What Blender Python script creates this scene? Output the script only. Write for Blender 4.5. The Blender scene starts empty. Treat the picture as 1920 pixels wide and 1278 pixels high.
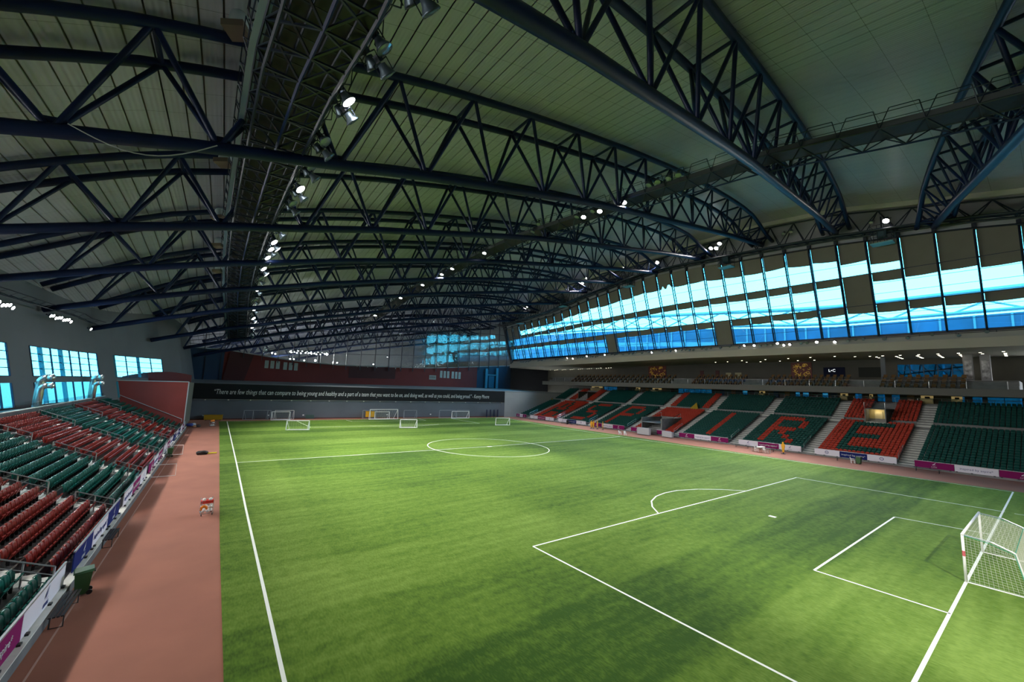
import bpy, math, random
from mathutils import Vector, Matrix
random.seed(7)
SC = bpy.context.scene
COL = SC.collection
# ---------------------------------------------------------------- camera
cd = bpy.data.cameras.new('camera'); cam = bpy.data.objects.new('camera', cd); COL.objects.link(cam)
yaw, pitch, roll = .6246, .1136, .0355
fw = Vector((math.sin(yaw)*math.cos(pitch), math.cos(yaw)*math.cos(pitch), math.sin(pitch)))
rt = Vector((math.cos(yaw), -math.sin(yaw), 0)); upv = rt.cross(fw)
r2 = math.cos(roll)*rt + math.sin(roll)*upv; u2 = -math.sin(roll)*rt + math.cos(roll)*upv
M = Matrix(((r2.x, u2.x, -fw.x), (r2.y, u2.y, -fw.y), (r2.z, u2.z, -fw.z))).to_4x4()
M.translation = (-2.6648, -3.5408, 9.5581)
cam.matrix_world = M
cd.sensor_width = 36; cd.lens = 36*741.54/1920; cd.clip_end = 2000; cd.clip_start = .1
SC.camera = cam
CAMP = Vector((-2.6648, -3.5408, 9.5581))
def to_px(p):
    d = Vector(p)-CAMP; z = d.dot(fw)
    if z < .1: return None
    return (960+741.54*d.dot(r2)/z, 639-741.54*d.dot(u2)/z, z)
# ---------------------------------------------------------------- world, exposure
SC.view_settings.view_transform = 'Standard'; SC.view_settings.look = 'None'
SC.view_settings.gamma = 1; SC.view_settings.use_curve_mapping = False
SC.view_settings.exposure = 0.0
W = bpy.data.worlds.new('World'); SC.world = W; W.use_nodes = True
nt = W.node_tree; nt.nodes.clear()
wo = nt.nodes.new('ShaderNodeOutputWorld'); bg = nt.nodes.new('ShaderNodeBackground')
tc = nt.nodes.new('ShaderNodeTexCoord'); sep = nt.nodes.new('ShaderNodeSeparateXYZ'); rmp = nt.nodes.new('ShaderNodeValToRGB')
rmp.color_ramp.elements[0].position = 0; rmp.color_ramp.elements[0].color = (1, 1, 1, 1)
rmp.color_ramp.elements[1].position = .9; rmp.color_ramp.elements[1].color = (.62, .80, 1, 1)
nt.links.new(tc.outputs['Generated'], sep.inputs[0]); nt.links.new(sep.outputs['Z'], rmp.inputs[0])
nt.links.new(rmp.outputs[0], bg.inputs[0]); nt.links.new(bg.outputs[0], wo.inputs[0])
bg.inputs[1].default_value = 30.0
FLOOD = 9500.0      # watts of one lit floodlight
# ---------------------------------------------------------------- materials
MATS = {}
def mat(name, col, rough=.6, metal=0, noise=0, scale=3, emit=0, bump=0, ecol=None, coord='Object', spec=.5):
    if name in MATS: return MATS[name]
    m = bpy.data.materials.new(name); m.use_nodes = True; n = m.node_tree; b = n.nodes['Principled BSDF']
    b.inputs['Base Color'].default_value = (*col, 1); b.inputs['Roughness'].default_value = rough; b.inputs['Metallic'].default_value = metal; b.inputs['Specular IOR Level'].default_value = spec
    if emit:
        b.inputs['Emission Color'].default_value = (*(ecol or col), 1); b.inputs['Emission Strength'].default_value = emit
    if noise or bump:
        t = n.nodes.new('ShaderNodeTexCoord'); nz = n.nodes.new('ShaderNodeTexNoise'); nz.inputs['Scale'].default_value = scale; nz.inputs['Detail'].default_value = 6
        n.links.new(t.outputs[coord], nz.inputs['Vector'])
        if noise:
            r = n.nodes.new('ShaderNodeValToRGB')
            r.color_ramp.elements[0].position = .3; r.color_ramp.elements[1].position = .7
            r.color_ramp.elements[0].color = (*[c*(1-noise) for c in col], 1); r.color_ramp.elements[1].color = (*[min(1, c*(1+noise)) for c in col], 1)
            n.links.new(nz.outputs[0], r.inputs[0]); n.links.new(r.outputs[0], b.inputs['Base Color'])
        if bump:
            bp = n.nodes.new('ShaderNodeBump'); bp.inputs['Strength'].default_value = bump; n.links.new(nz.outputs[0], bp.inputs['Height']); n.links.new(bp.outputs[0], b.inputs['Normal'])
    MATS[name] = m
    return m
def glass(name, tint, gl=.08, rough=0.02, bump=0, gcol=(1, 1, 1)):
    if name in MATS: return MATS[name]
    m = bpy.data.materials.new(name); m.use_nodes = True; n = m.node_tree; n.nodes.clear()
    o = n.nodes.new('ShaderNodeOutputMaterial'); mx = n.nodes.new('ShaderNodeMixShader'); t = n.nodes.new('ShaderNodeBsdfTransparent'); g = n.nodes.new('ShaderNodeBsdfGlossy')
    t.inputs[0].default_value = (*tint, 1); g.inputs['Color'].default_value = (*gcol, 1); g.inputs['Roughness'].default_value = rough; mx.inputs[0].default_value = gl
    n.links.new(t.outputs[0], mx.inputs[1]); n.links.new(g.outputs[0], mx.inputs[2]); n.links.new(mx.outputs[0], o.inputs[0])
    if bump:
        tx = n.nodes.new('ShaderNodeTexCoord'); nz = n.nodes.new('ShaderNodeTexNoise'); nz.inputs['Scale'].default_value = .8
        bp = n.nodes.new('ShaderNodeBump'); bp.inputs['Strength'].default_value = bump; bp.inputs['Distance'].default_value = .4
        n.links.new(tx.outputs['Object'], nz.inputs['Vector']); n.links.new(nz.outputs[0], bp.inputs['Height']); n.links.new(bp.outputs[0], g.inputs['Normal'])
    MATS[name] = m
    return m
def srgb(r, g, b):
    f = lambda c: (c/255/12.92) if c/255 <= .04045 else ((c/255+.055)/1.055)**2.4
    return (f(r), f(g), f(b))
NAVY = mat('navy steel paint', (.004, .014, .058), .42, spec=.28, noise=.2, scale=.6)
NAVYC = mat('navy column paint', (.0025, .008, .026), .6, spec=.2)
NAVY2 = mat('dark steel paint', (.010, .018, .035), .45)
CREAM = mat('cream coated metal', (.52, .50, .42), .55, noise=.06, scale=.5)
BACKING = mat('ceiling void', (.012, .014, .013), .9)
CONC = mat('pale concrete', (.50, .50, .48), .85, noise=.18, scale=1.6)
CONC_D = mat('grey concrete', (.20, .20, .205), .85, noise=.15, scale=1.2)
TRACK = mat('terracotta running surface', (.315, .118, .078), .9, noise=.10, scale=.35)
WALLG = mat('grey wall paint', (.115, .13, .145), .75, noise=.06, scale=.3)
WALLD = mat('dark grey wall paint', (.105, .12, .15), .75, noise=.08, scale=.25)
WALLL = mat('pale grey wall paint', (.30, .31, .32), .8, noise=.05, scale=.4)
REDW = mat('brick red wall paint', (.36, .055, .045), .7, noise=.08, scale=.4)
MAROON = mat('maroon wall paint', (.16, .018, .016), .7, noise=.08, scale=.3)
MAROON_D = mat('dark maroon panel', (.06, .010, .012), .7)  # darker maroon for doors and wall panels
BLUEW = mat('dark blue wall panel', (.010, .035, .085), .6)
BLACKB = mat('black banner cloth', (.003, .004, .007), .9)
WHITE = mat('white paint', (.80, .80, .80), .5)
LINEW = mat('white turf line', (.85, .87, .82), .9)
TEXTW = mat('white lettering', (.62, .64, .66), .6)
STEEL = mat('galvanised steel', (.45, .47, .50), .35, .8)
DUCTM = mat('steel duct', (.55, .55, .53), .28, .9)
SEATR = mat('red plastic seat', (.19, .015, .010), .34, spec=.28)
SEATG = mat('green plastic seat', (.0012, .078, .060), .32, spec=.22)
SEATR2 = mat('orange red plastic seat', (.36, .032, .016), .5, spec=.2)
SEATG2 = mat('deep green plastic seat', (.002, .055, .047), .5, spec=.2)
DARKF = mat('dark seat bracket', (.02, .02, .022), .5)
BLACK = mat('black paint', (.012, .012, .014), .45)
PURPLE = mat('purple banner', (.19, .008, .095), .8, spec=.15)
BLUEB = mat('blue banner', (.008, .018, .125), .8, spec=.15)
WHITEB = mat('white banner', (.66, .64, .74), .55)
NAVYT = mat('navy lettering', (.05, .06, .22), .6)
BLIND = mat('taupe roller blind', (.17, .165, .14), .85, noise=.05, scale=.5)
GRN = mat('green bin plastic', (.035, .11, .035), .45)
YEL = mat('yellow plastic', (.70, .36, .008), .5)
ORNG = mat('orange cloth', (.75, .22, .02), .8)
REDC = mat('red cloth', (.60, .03, .02), .8)
TAN = mat('tan leather', (.13, .07, .022), .6, spec=.2)
LAMPH = mat('lamp housing', (.10, .14, .17), .35, .5)
LENS_ON = mat('lit lens', (1, .97, .95), .3, emit=25, ecol=(1, .95, .93))
LENS_OFF = mat('unlit lens', (.25, .30, .32), .15, .5)
DOWNL = mat('lit downlight', (1, .9, .7), .3, emit=14, ecol=(1, .90, .68))
BEIGE = mat('lit beige wall', (.52, .42, .20), .7)
FASC = mat('off white fascia', (.40, .38, .33), .7, noise=.04, scale=.2)
SOFF = mat('warm grey soffit', (.30, .28, .24), .8)
BALC = mat('grey balcony fascia', (.135, .135, .13), .8, spec=.2)
GLASSW = glass('cyan tinted glass', (.026, .165, .245), .04)
GLASSL = glass('cyan side glass', (.021, .120, .175), .04)
GLASSE = glass('reflective end glass', (.50, .56, .58), .13, .02, .04, (.75, 1, 1))
GLASSB = glass('balcony glass', (.80, .86, .84), .06)
# ---------------------------------------------------------------- mesh helpers
class MB:
    def __init__(s): s.v = []; s.f = []; s.m = []
    def add(s, vs, fs, mi=0):
        o = len(s.v); s.v += [tuple(v) for v in vs]; s.f += [tuple(i+o for i in f) for f in fs]; s.m += [mi]*len(fs); return s
    def quad(s, a, b, c, d, mi=0): return s.add([a, b, c, d], [(0, 1, 2, 3)], mi)
    def box(s, x0, x1, y0, y1, z0, z1, mi=0):
        return s.add([(x, y, z) for z in (z0, z1) for y in (y0, y1) for x in (x0, x1)],
                     [(0, 2, 3, 1), (4, 5, 7, 6), (0, 1, 5, 4), (2, 6, 7, 3), (0, 4, 6, 2), (1, 3, 7, 5)], mi)
    def obox(s, c, ax, ay, az, mi=0):   # oriented box from centre and half axes
        c = Vector(c); ax, ay, az = Vector(ax), Vector(ay), Vector(az)
        return s.add([c+i*ax+j*ay+k*az for k in (-1, 1) for j in (-1, 1) for i in (-1, 1)],
                     [(0, 2, 3, 1), (4, 5, 7, 6), (0, 1, 5, 4), (2, 6, 7, 3), (0, 4, 6, 2), (1, 3, 7, 5)], mi)
    def bar(s, p, q, w, h=None, mi=0):  # rectangular bar
        p, q = Vector(p), Vector(q); d = (q-p); h = h or w
        L = d.length
        if L < 1e-6: return s
        d = d/L; a = d.cross(Vector((0, 0, 1)))
        if a.length < .01: a = d.cross(Vector((0, 1, 0)))
        a.normalize(); b = a.cross(d)
        return s.obox((p+q)/2, d*L/2, a*w/2, b*h/2, mi)
    def tube(s, pts, r, n=6, mi=0, caps=True):
        pts = [Vector(p) for p in pts]; rr = r if isinstance(r, (list, tuple)) else [r]*len(pts)
        rings = []; ref = None
        for i, p in enumerate(pts):
            d = (pts[min(i+1, len(pts)-1)]-pts[max(i-1, 0)]).normalized()
            if ref is None:
                ref = d.cross(Vector((0, 0, 1)))
                if ref.length < .05: ref = d.cross(Vector((0, 1, 0)))
            a = (ref-d*ref.dot(d)).normalized(); ref = a; b = d.cross(a)
            rings.append([p+(a*math.cos(2*math.pi*k/n)+b*math.sin(2*math.pi*k/n))*rr[i] for k in range(n)])
        vs = [v for g in rings for v in g]; fs = []
        for i in range(len(pts)-1):
            for k in range(n):
                fs.append((i*n+k, i*n+(k+1) % n, (i+1)*n+(k+1) % n, (i+1)*n+k))
        if caps: fs += [tuple(range(n-1, -1, -1)), tuple((len(pts)-1)*n+k for k in range(n))]
        return s.add(vs, fs, mi)
    def lathe(s, prof, n=10, mi=0, org=(0, 0, 0), ax=(0, 0, 1)):   # prof: (radius, height)
        ax = Vector(ax).normalized(); a = ax.cross(Vector((0, 0, 1)))
        if a.length < .05: a = ax.cross(Vector((0, 1, 0)))
        a.normalize(); b = ax.cross(a); org = Vector(org)
        vs = [org+ax*h+(a*math.cos(2*math.pi*k/n)+b*math.sin(2*math.pi*k/n))*r for r, h in prof for k in range(n)]
        fs = [(i*n+k, i*n+(k+1) % n, (i+1)*n+(k+1) % n, (i+1)*n+k) for i in range(len(prof)-1) for k in range(n)]
        return s.add(vs, fs, mi)
    def mesh(s, name, mats):
        me = bpy.data.meshes.new(name); me.from_pydata(s.v, [], s.f)
        mats = mats if isinstance(mats, (list, tuple)) else [mats]
        for m in mats: me.materials.append(m)
        if any(s.m): me.polygons.foreach_set('material_index', s.m)
        me.update(); return me
    def build(s, name, mats, parent=None, smooth=False):
        me = s.mesh(name, mats)
        if smooth: me.polygons.foreach_set('use_smooth', [True]*len(me.polygons))
        return link(name, me, parent)
def link(name, data, parent=None, loc=None, rotz=None):
    o = bpy.data.objects.new(name, data); COL.objects.link(o)
    if parent is not None: o.parent = parent
    if loc is not None: o.location = loc
    if rotz is not None: o.rotation_euler = (0, 0, rotz)
    return o
def tag(o, label=None, cat=None, group=None, kind=None):
    if label: o['label'] = label
    if cat: o['category'] = cat
    if group: o['group'] = group
    if kind: o['kind'] = kind
    return o
def thing(name, label, cat, loc=(0, 0, 0), rotz=0, group=None):
    return tag(link(name, None, None, loc, rotz), label, cat, group)
def struct(name, parent=None, loc=(0, 0, 0)):
    return tag(link(name, None, parent, loc), kind='structure')
def dup(root, loc, rotz, label=None, group=None):
    r = root.copy(); COL.objects.link(r); r.location = loc; r.rotation_euler = (0, 0, rotz)
    if label: r['label'] = label
    if group: r['group'] = group
    for ch in list(root.children):
        c = ch.copy(); COL.objects.link(c); c.parent = r
        for g in ch.children:
            d = g.copy(); COL.objects.link(d); d.parent = c
    return r
TXT = {}
def text_mesh(s, size, mt, ext=.006, shear=0, align='CENTER'):
    k = (s, size, mt.name, shear, align)
    if k in TXT: return TXT[k]
    cu = bpy.data.curves.new('lettering', 'FONT'); cu.body = s; cu.size = size; cu.extrude = ext; cu.shear = shear
    cu.align_x = align; cu.align_y = 'CENTER'; cu.resolution_u = 2
    o = bpy.data.objects.new('lettering', cu); COL.objects.link(o)
    dg = bpy.context.evaluated_depsgraph_get(); me = bpy.data.meshes.new_from_object(o.evaluated_get(dg))
    bpy.data.objects.remove(o); me.materials.clear(); me.materials.append(mt); TXT[k] = me
    return me
def text_on(s, size, mt, parent, pos, right, up, shear=0, align='CENTER', name='lettering', sx=1):
    me = text_mesh(s, size, mt, shear=shear, align=align)
    o = link(name, me, parent); R = Vector(right).normalized(); U = Vector(up).normalized(); N = R.cross(U)
    o.matrix_local = Matrix(((R.x*sx, U.x, N.x, pos[0]), (R.y*sx, U.y, N.y, pos[1]), (R.z*sx, U.z, N.z, pos[2]), (0, 0, 0, 1)))
    return o
ORD = ['first', 'second', 'third', 'fourth', 'fifth', 'sixth', 'seventh', 'eighth', 'ninth', 'tenth', 'eleventh', 'twelfth', 'thirteenth', 'fourteenth', 'fifteenth',
       'sixteenth', 'seventeenth', 'eighteenth', 'nineteenth', 'twentieth', 'twenty-first', 'twenty-second', 'twenty-third', 'twenty-fourth', 'twenty-fifth', 'twenty-sixth',
       'twenty-seventh', 'twenty-eighth', 'twenty-ninth', 'thirtieth', 'thirty-first', 'thirty-second', 'thirty-third', 'thirty-fourth', 'thirty-fifth', 'thirty-sixth', 'thirty-seventh', 'thirty-eighth', 'thirty-ninth', 'fortieth']
TENS = {20: 'twenty', 30: 'thirty', 40: 'forty', 50: 'fifty', 60: 'sixty', 70: 'seventy', 80: 'eighty', 90: 'ninety'}
def ordw(n):      # 0-based
    if n < 40: return ORD[n]
    t, u = divmod(n+1, 10)
    return TENS[t*10]+'-'+ORD[u-1] if u else TENS[t*10][:-1]+'ieth'
def lerp(x, X, Y):
    if x <= X[0]: return Y[0]+(Y[1]-Y[0])*(x-X[0])/(X[1]-X[0])
    for i in range(len(X)-1):
        if x <= X[i+1]: return Y[i]+(Y[i+1]-Y[i])*(x-X[i])/(X[i+1]-X[i])
    return Y[-1]+(Y[-1]-Y[-2])*(x-X[-1])/(X[-1]-X[-2])
# ---------------------------------------------------------------- roof shape
FX = [-26, -12.6, -4.2, 2.6, 9.5, 16.1, 22.5, 29.9, 34.8, 50.2, 65, 79, 86]
FZ = [17.0, 21.1, 23.4, 24.9, 26.6, 27.95, 29.3, 30.8, 31.7, 34.05, 36.3, 38.0, 38.6]
DX = [-26, -22, -15, -9, 4.6, 11.5, 18.2, 24.8, 31.3, 37.5, 43.4, 49.5, 54.5, 60, 66, 70, 72.3, 74.5, 77, 79]
DZ = [2.0, 2.8, 4.6, 5.8, 6.75, 6.9, 7.0, 6.9, 6.75, 6.7, 6.65, 6.5, 6.0, 5.5, 4.75, 4.0, 3.2, 2.0, .9, .3]
RX = [-26, -22, -15, -9, 4.6, 11.5, 18.2, 24.8, 31.3, 37.5, 43.4, 49.5, 54.5, 60, 66, 72, 79, 86]
RD = [2.6, 3.4, 5.3, 6.5, 7.5, 7.7, 7.8, 7.7, 7.5, 7.4, 7.4, 7.3, 7.0, 6.6, 5.9, 5.1, 4.2, 3.4]
TR = [(-6, .36, -8, -5.6), (5.6, .245, -4.5, -3.2), (16.9, .12, -1.5, -.75), (28.3, .03, 0, .25), (39.8, -.02, 0, .25), (51.3, -.06, 0, -.25),
      (62.7, -.08, -1.25, -.5), (74.1, -.09, -3, -1), (85.5, -.10, -5.25, -2.5), (96.9, -.11, -7.0, -3.8), (108.3, -.12, -8.5, -5.2), (122, -.13, -10, -6.8)]
def Fb(x): return lerp(x, FX, FZ)
def g_at(t, x):
    u = (x+25)/105; return t[2]*(1-u)+t[3]*u
def yT(t, x): return t[0]+t[1]*(x-79)
def gxy(x, y): return lerp(y, [yT(t, x) for t in TR], [g_at(t, x) for t in TR])
def Bz(x, y): return Fb(x)+gxy(x, y)
def roofz(x, y): return Fb(x)+lerp(x, RX, RD)+gxy(x, y)
WLY = [-30, 40, 60, 70, 78, 84, 88, 92, 97, 104, 112, 121]
WLX = [-26.5, -24.4, -22.2, -21.3, -20.2, -19.0, -17.6, -15.6, -12.6, -10.2, -9.3, -8.9]
def xw(y, z=12): return lerp(y, WLY, WLX)-.2*(z-12)
# ================================================================ floor, turf and lines
fl = tag(MB().box(-8.2, 82, -30, 108, -.3, 0).build('floor', TRACK), kind='structure')
MB().box(-6.78, -6.72, -10, 88, 0, .006).build('marking_line', mat('faded track line', (.50, .30, .25), .9), fl)
def turf_mat():
    m = bpy.data.materials.new('artificial turf'); m.use_nodes = True; n = m.node_tree; L = n.links.new; b = n.nodes['Principled BSDF']; b.inputs['Roughness'].default_value = .95; b.inputs['Specular IOR Level'].default_value = .2
    t = n.nodes.new('ShaderNodeTexCoord'); s = n.nodes.new('ShaderNodeSeparateXYZ'); L(t.outputs['Object'], s.inputs[0])
    def noise(sc, det, mp=None):
        z = n.nodes.new('ShaderNodeTexNoise'); z.inputs['Scale'].default_value = sc; z.inputs['Detail'].default_value = det
        if mp:
            k = n.nodes.new('ShaderNodeMapping'); k.inputs['Scale'].default_value = mp; L(t.outputs['Object'], k.inputs[0]); L(k.outputs[0], z.inputs['Vector'])
        else: L(t.outputs['Object'], z.inputs['Vector'])
        return z.outputs[0]
    def math_(op, a, b_, c=None):
        k = n.nodes.new('ShaderNodeMath'); k.operation = op
        for i, v in enumerate((a, b_) if c is None else (a, b_, c)):
            if isinstance(v, (int, float)): k.inputs[i].default_value = v
            else: L(v, k.inputs[i])
        return k.outputs[0]
    wob = math_('MULTIPLY', math_('SUBTRACT', noise(.5, 4), .5), .9)
    yy = math_('DIVIDE', math_('ADD', math_('ADD', s.outputs['Y'], wob), -.2), 5.1)          # turf rolls, 5.1 m wide, laid across the pitch
    fl_ = math_('FLOOR', yy, 0); fr_ = math_('SUBTRACT', yy, fl_)
    def roll(k):
        w = n.nodes.new('ShaderNodeTexWhiteNoise'); w.noise_dimensions = '1D'; L(math_('ADD', fl_, k), w.inputs['W']); return w.outputs['Value']
    a_, b_n = roll(3.0), roll(4.0)
    ed = n.nodes.new('ShaderNodeMapRange'); ed.interpolation_type = 'SMOOTHSTEP'; L(fr_, ed.inputs['Value']); ed.inputs['From Min'].default_value = .86; ed.inputs['From Max'].default_value = 1.0
    band = math_('ADD', math_('MULTIPLY', a_, math_('SUBTRACT', 1, ed.outputs[0])), math_('MULTIPLY', b_n, ed.outputs[0]))
    band = math_('MULTIPLY_ADD', band, .36, .28)
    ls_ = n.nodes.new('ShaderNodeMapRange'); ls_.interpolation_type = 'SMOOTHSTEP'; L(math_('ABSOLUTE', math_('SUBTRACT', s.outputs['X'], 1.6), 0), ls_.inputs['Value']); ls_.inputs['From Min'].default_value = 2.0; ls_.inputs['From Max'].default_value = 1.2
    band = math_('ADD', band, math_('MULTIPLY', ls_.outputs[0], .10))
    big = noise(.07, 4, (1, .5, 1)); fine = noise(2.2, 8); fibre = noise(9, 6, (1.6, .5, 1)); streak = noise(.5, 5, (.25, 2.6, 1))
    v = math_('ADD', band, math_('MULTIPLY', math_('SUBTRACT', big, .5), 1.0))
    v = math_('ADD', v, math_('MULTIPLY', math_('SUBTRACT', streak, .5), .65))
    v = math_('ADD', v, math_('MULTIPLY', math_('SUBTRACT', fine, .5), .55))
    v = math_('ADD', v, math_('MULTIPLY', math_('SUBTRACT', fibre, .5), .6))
    r = n.nodes.new('ShaderNodeValToRGB'); L(v, r.inputs[0]); e = r.color_ramp.elements
    e[0].position = .12; e[0].color = (.030, .076, .006, 1); e[1].position = .9; e[1].color = (.180, .275, .048, 1)
    k = e.new(.5); k.color = (.092, .168, .016, 1)
    L(r.outputs[0], b.inputs['Base Color'])
    bp = n.nodes.new('ShaderNodeBump'); bp.inputs['Strength'].default_value = .5; bp.inputs['Distance'].default_value = .04; L(fibre, bp.inputs['Height']); L(bp.outputs[0], b.inputs['Normal'])
    return m
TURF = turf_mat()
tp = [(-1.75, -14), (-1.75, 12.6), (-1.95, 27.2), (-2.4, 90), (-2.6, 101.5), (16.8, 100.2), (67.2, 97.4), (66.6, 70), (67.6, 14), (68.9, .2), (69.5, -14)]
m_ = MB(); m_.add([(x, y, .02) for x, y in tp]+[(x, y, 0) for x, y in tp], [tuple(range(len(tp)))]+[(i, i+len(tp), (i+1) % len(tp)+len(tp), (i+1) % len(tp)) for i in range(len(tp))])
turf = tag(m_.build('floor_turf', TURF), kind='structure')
def pline(name, pts, w=.12, z=.026):
    m = MB(); P = [Vector((x, y, z)) for x, y in pts]; L = []; R = []
    for i, p in enumerate(P):
        d = (P[min(i+1, len(P)-1)]-P[max(i-1, 0)]).normalized(); n = Vector((-d.y, d.x, 0))*w/2
        L.append(p+n); R.append(p-n)
    for i in range(len(P)-1): m.quad(R[i], R[i+1], L[i+1], L[i])
    return m.build(name, LINEW, turf)
pline('touchline', [(.25, -3), (-.19, 11.6), (-.44, 32), (-.6, 51), (-1.16, 100.5)], .13)
pline('touchline', [(68.24, .28), (67.3, 13.7), (64.5, 52), (64.2, 70), (66.34, 95.7)], .13)
pline('goal_line', [(.1, .1), (17.4, .1), (68.24, .28)], .13)
pline('goal_line', [(-1.16, 100.5), (22.3, 98.8), (66.34, 95.7)], .13)
pline('halfway_line', [(-.57, 51), (32.2, 49.85), (64.5, 50.4)], .13)
pline('penalty_area_line', [(13.95, .1), (13.38, 15.8)]); pline('penalty_area_line', [(13.38, 15.8), (26, 15.73), (40.5, 15.56), (53.2, 15.53)]); pline('penalty_area_line', [(53.2, 15.53), (54.55, .1)])
pline('goal_area_line', [(24.99, .1), (24.82, 5.19)]); pline('goal_area_line', [(24.82, 5.19), (42.9, 5.19)]); pline('goal_area_line', [(42.9, 5.19), (43.89, .1)])
pline('penalty_area_line', [(12.3, 84.6), (11.67, 98)], .15); pline('penalty_area_line', [(12.3, 84.6), (50.47, 82.85)], .15); pline('penalty_area_line', [(50.47, 82.85), (49.5, 96.6)], .15)
pline('goal_area_line', [(22.67, 94.5), (22.3, 98.6)], .15); pline('goal_area_line', [(22.67, 94.5), (40.6, 93.2)], .15); pline('goal_area_line', [(40.6, 93.2), (40.4, 97.3)], .15)
c0 = Vector((31.9, 49.85)); A1 = Vector((8.0, -4.85)); A2 = Vector((3.6, 8.05))
pline('centre_circle', [tuple(c0+A1*math.cos(t)+A2*math.sin(t)) for t in [i*math.pi/36 for i in range(73)]], .13)
pline('penalty_arc', [(26.04, 15.75), (27.2, 17.1), (28.6, 18.15), (30.4, 18.9), (32.2, 19.2), (34.2, 19.15), (36.6, 18.4), (38.8, 17.1), (40.48, 15.6)], .12)
pline('penalty_arc', [(23.6, 84.1), (25.5, 82.6), (28, 81.6), (31, 81.2), (34.5, 81.4), (37.5, 82.2), (39.5, 83.3)], .15)
pline('penalty_spot', [(33.6, 10.35), (33.6, 10.85)], .4); pline('centre_spot', [(31.8, 49.85), (32.6, 49.8)], .45)
pline('line_stub', [(54.5, -.4), (54.9, -2.6)], .1)
# ================================================================ ceiling
ceil = struct('ceiling')
YS = [-22+i*4.1 for i in range(46)]
def strip(x0, x1, dz, th, name, mt):
    m = MB(); Yq = [y for y in YS if y < 76 or x1 > xw(y, 18)-2.2]; n = len(Yq); vs = []
    if n < 2: return None
    for y in Yq:
        a, b = roofz(x0, y)+dz, roofz(x1, y)+dz
        vs += [(x0, y, a), (x1, y, b), (x0, y, a+th), (x1, y, b+th)]
    fs = []
    for i in range(n-1):
        o = 4*i; p = o+4
        fs += [(o, p, p+1, o+1), (o, o+2, p+2, p), (o+1, p+1, p+3, o+3)]
    m.add(vs, fs); return m.build(name, mt, ceil)
def panel_mat():
    m = mat('coated ceiling panel', (.42, .43, .50), .34, noise=.05, scale=.35)
    n = m.node_tree; L = n.links.new; b = n.nodes['Principled BSDF']; t = n.nodes.new('ShaderNodeTexCoord'); s = n.nodes.new('ShaderNodeSeparateXYZ'); L(t.outputs['Object'], s.inputs[0])
    w = n.nodes.new('ShaderNodeMath'); w.operation = 'MULTIPLY'; L(s.outputs['X'], w.inputs[0]); w.inputs[1].default_value = 2*math.pi/.28
    q = n.nodes.new('ShaderNodeMath'); q.operation = 'SINE'; L(w.outputs[0], q.inputs[0])
    nz = n.nodes.new('ShaderNodeTexNoise'); nz.inputs['Scale'].default_value = .6; mp = n.nodes.new('ShaderNodeMapping'); mp.inputs['Scale'].default_value = (6, .25, 1); L(t.outputs['Object'], mp.inputs[0]); L(mp.outputs[0], nz.inputs['Vector'])
    ad = n.nodes.new('ShaderNodeMath'); ad.operation = 'ADD'; L(q.outputs[0], ad.inputs[0]); L(nz.outputs[0], ad.inputs[1])
    bp = n.nodes.new('ShaderNodeBump'); bp.inputs['Strength'].default_value = .35; bp.inputs['Distance'].default_value = .03; L(ad.outputs[0], bp.inputs['Height']); L(bp.outputs[0], b.inputs['Normal'])
    # cross joints every 2.85 m
    k = n.nodes.new('ShaderNodeMath'); k.operation = 'PINGPONG'; L(s.outputs['Y'], k.inputs[0]); k.inputs[1].default_value = 1.425
    c = n.nodes.new('ShaderNodeMath'); c.operation = 'LESS_THAN'; L(k.outputs[0], c.inputs[0]); c.inputs[1].default_value = .018
    mx = n.nodes.new('ShaderNodeMix'); mx.data_type = 'RGBA'; L(c.outputs[0], mx.inputs[0])
    src = b.inputs['Base Color'].links[0].from_socket; L(src, mx.inputs[6]); mx.inputs[7].default_value = (.16, .165, .18, 1); L(mx.outputs[2], b.inputs['Base Color'])
    return m
PANEL = panel_mat()
xs = []; x = -27.0
while x < 79: xs.append(x); x += 1.12
for a in range(0, 96, 3): strip(-27.0+1.12*a, -27.0+1.12*(a+3), .40, .02, 'backing', BACKING)
for x in xs:
    gap = .10 if x < 14 else .06 if x < 34 else .025
    strip(x+gap/2, x+1.12-gap/2, 0, .09, 'panel', PANEL)
strip(79.1, 86, .05, .1, 'panel', PANEL)
m_ = MB()
for i in range(len(YS)-1):
    y0, y1 = YS[i], YS[i+1]; a, b = roofz(78.6, y0), roofz(78.6, y1)
    m_.add([(78.4, y0, a-.75), (78.9, y0, a-.75), (78.4, y0, a), (78.9, y0, a), (78.4, y1, b-.75), (78.9, y1, b-.75), (78.4, y1, b), (78.9, y1, b)], [(0, 4, 6, 2), (1, 3, 7, 5), (0, 1, 5, 4)])
m_.build('edge_trim', CREAM, ceil)
# outer roof skin, closes the shell
m_ = MB()
for y0, y1 in zip(YS, YS[1:]):
    for x0, x1 in zip(range(-28, 88, 4), range(-24, 92, 4)):
        if y1 > 70 and x1 < xw(y1, 18)-.5: continue
        m_.quad((x0, y0, roofz(x0, y0)+.35), (x1, y0, roofz(x1, y0)+.35), (x1, y1, roofz(x1, y1)+.35), (x0, y1, roofz(x0, y1)+.35))
m_.build('roof_skin', CONC_D, ceil)
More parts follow.
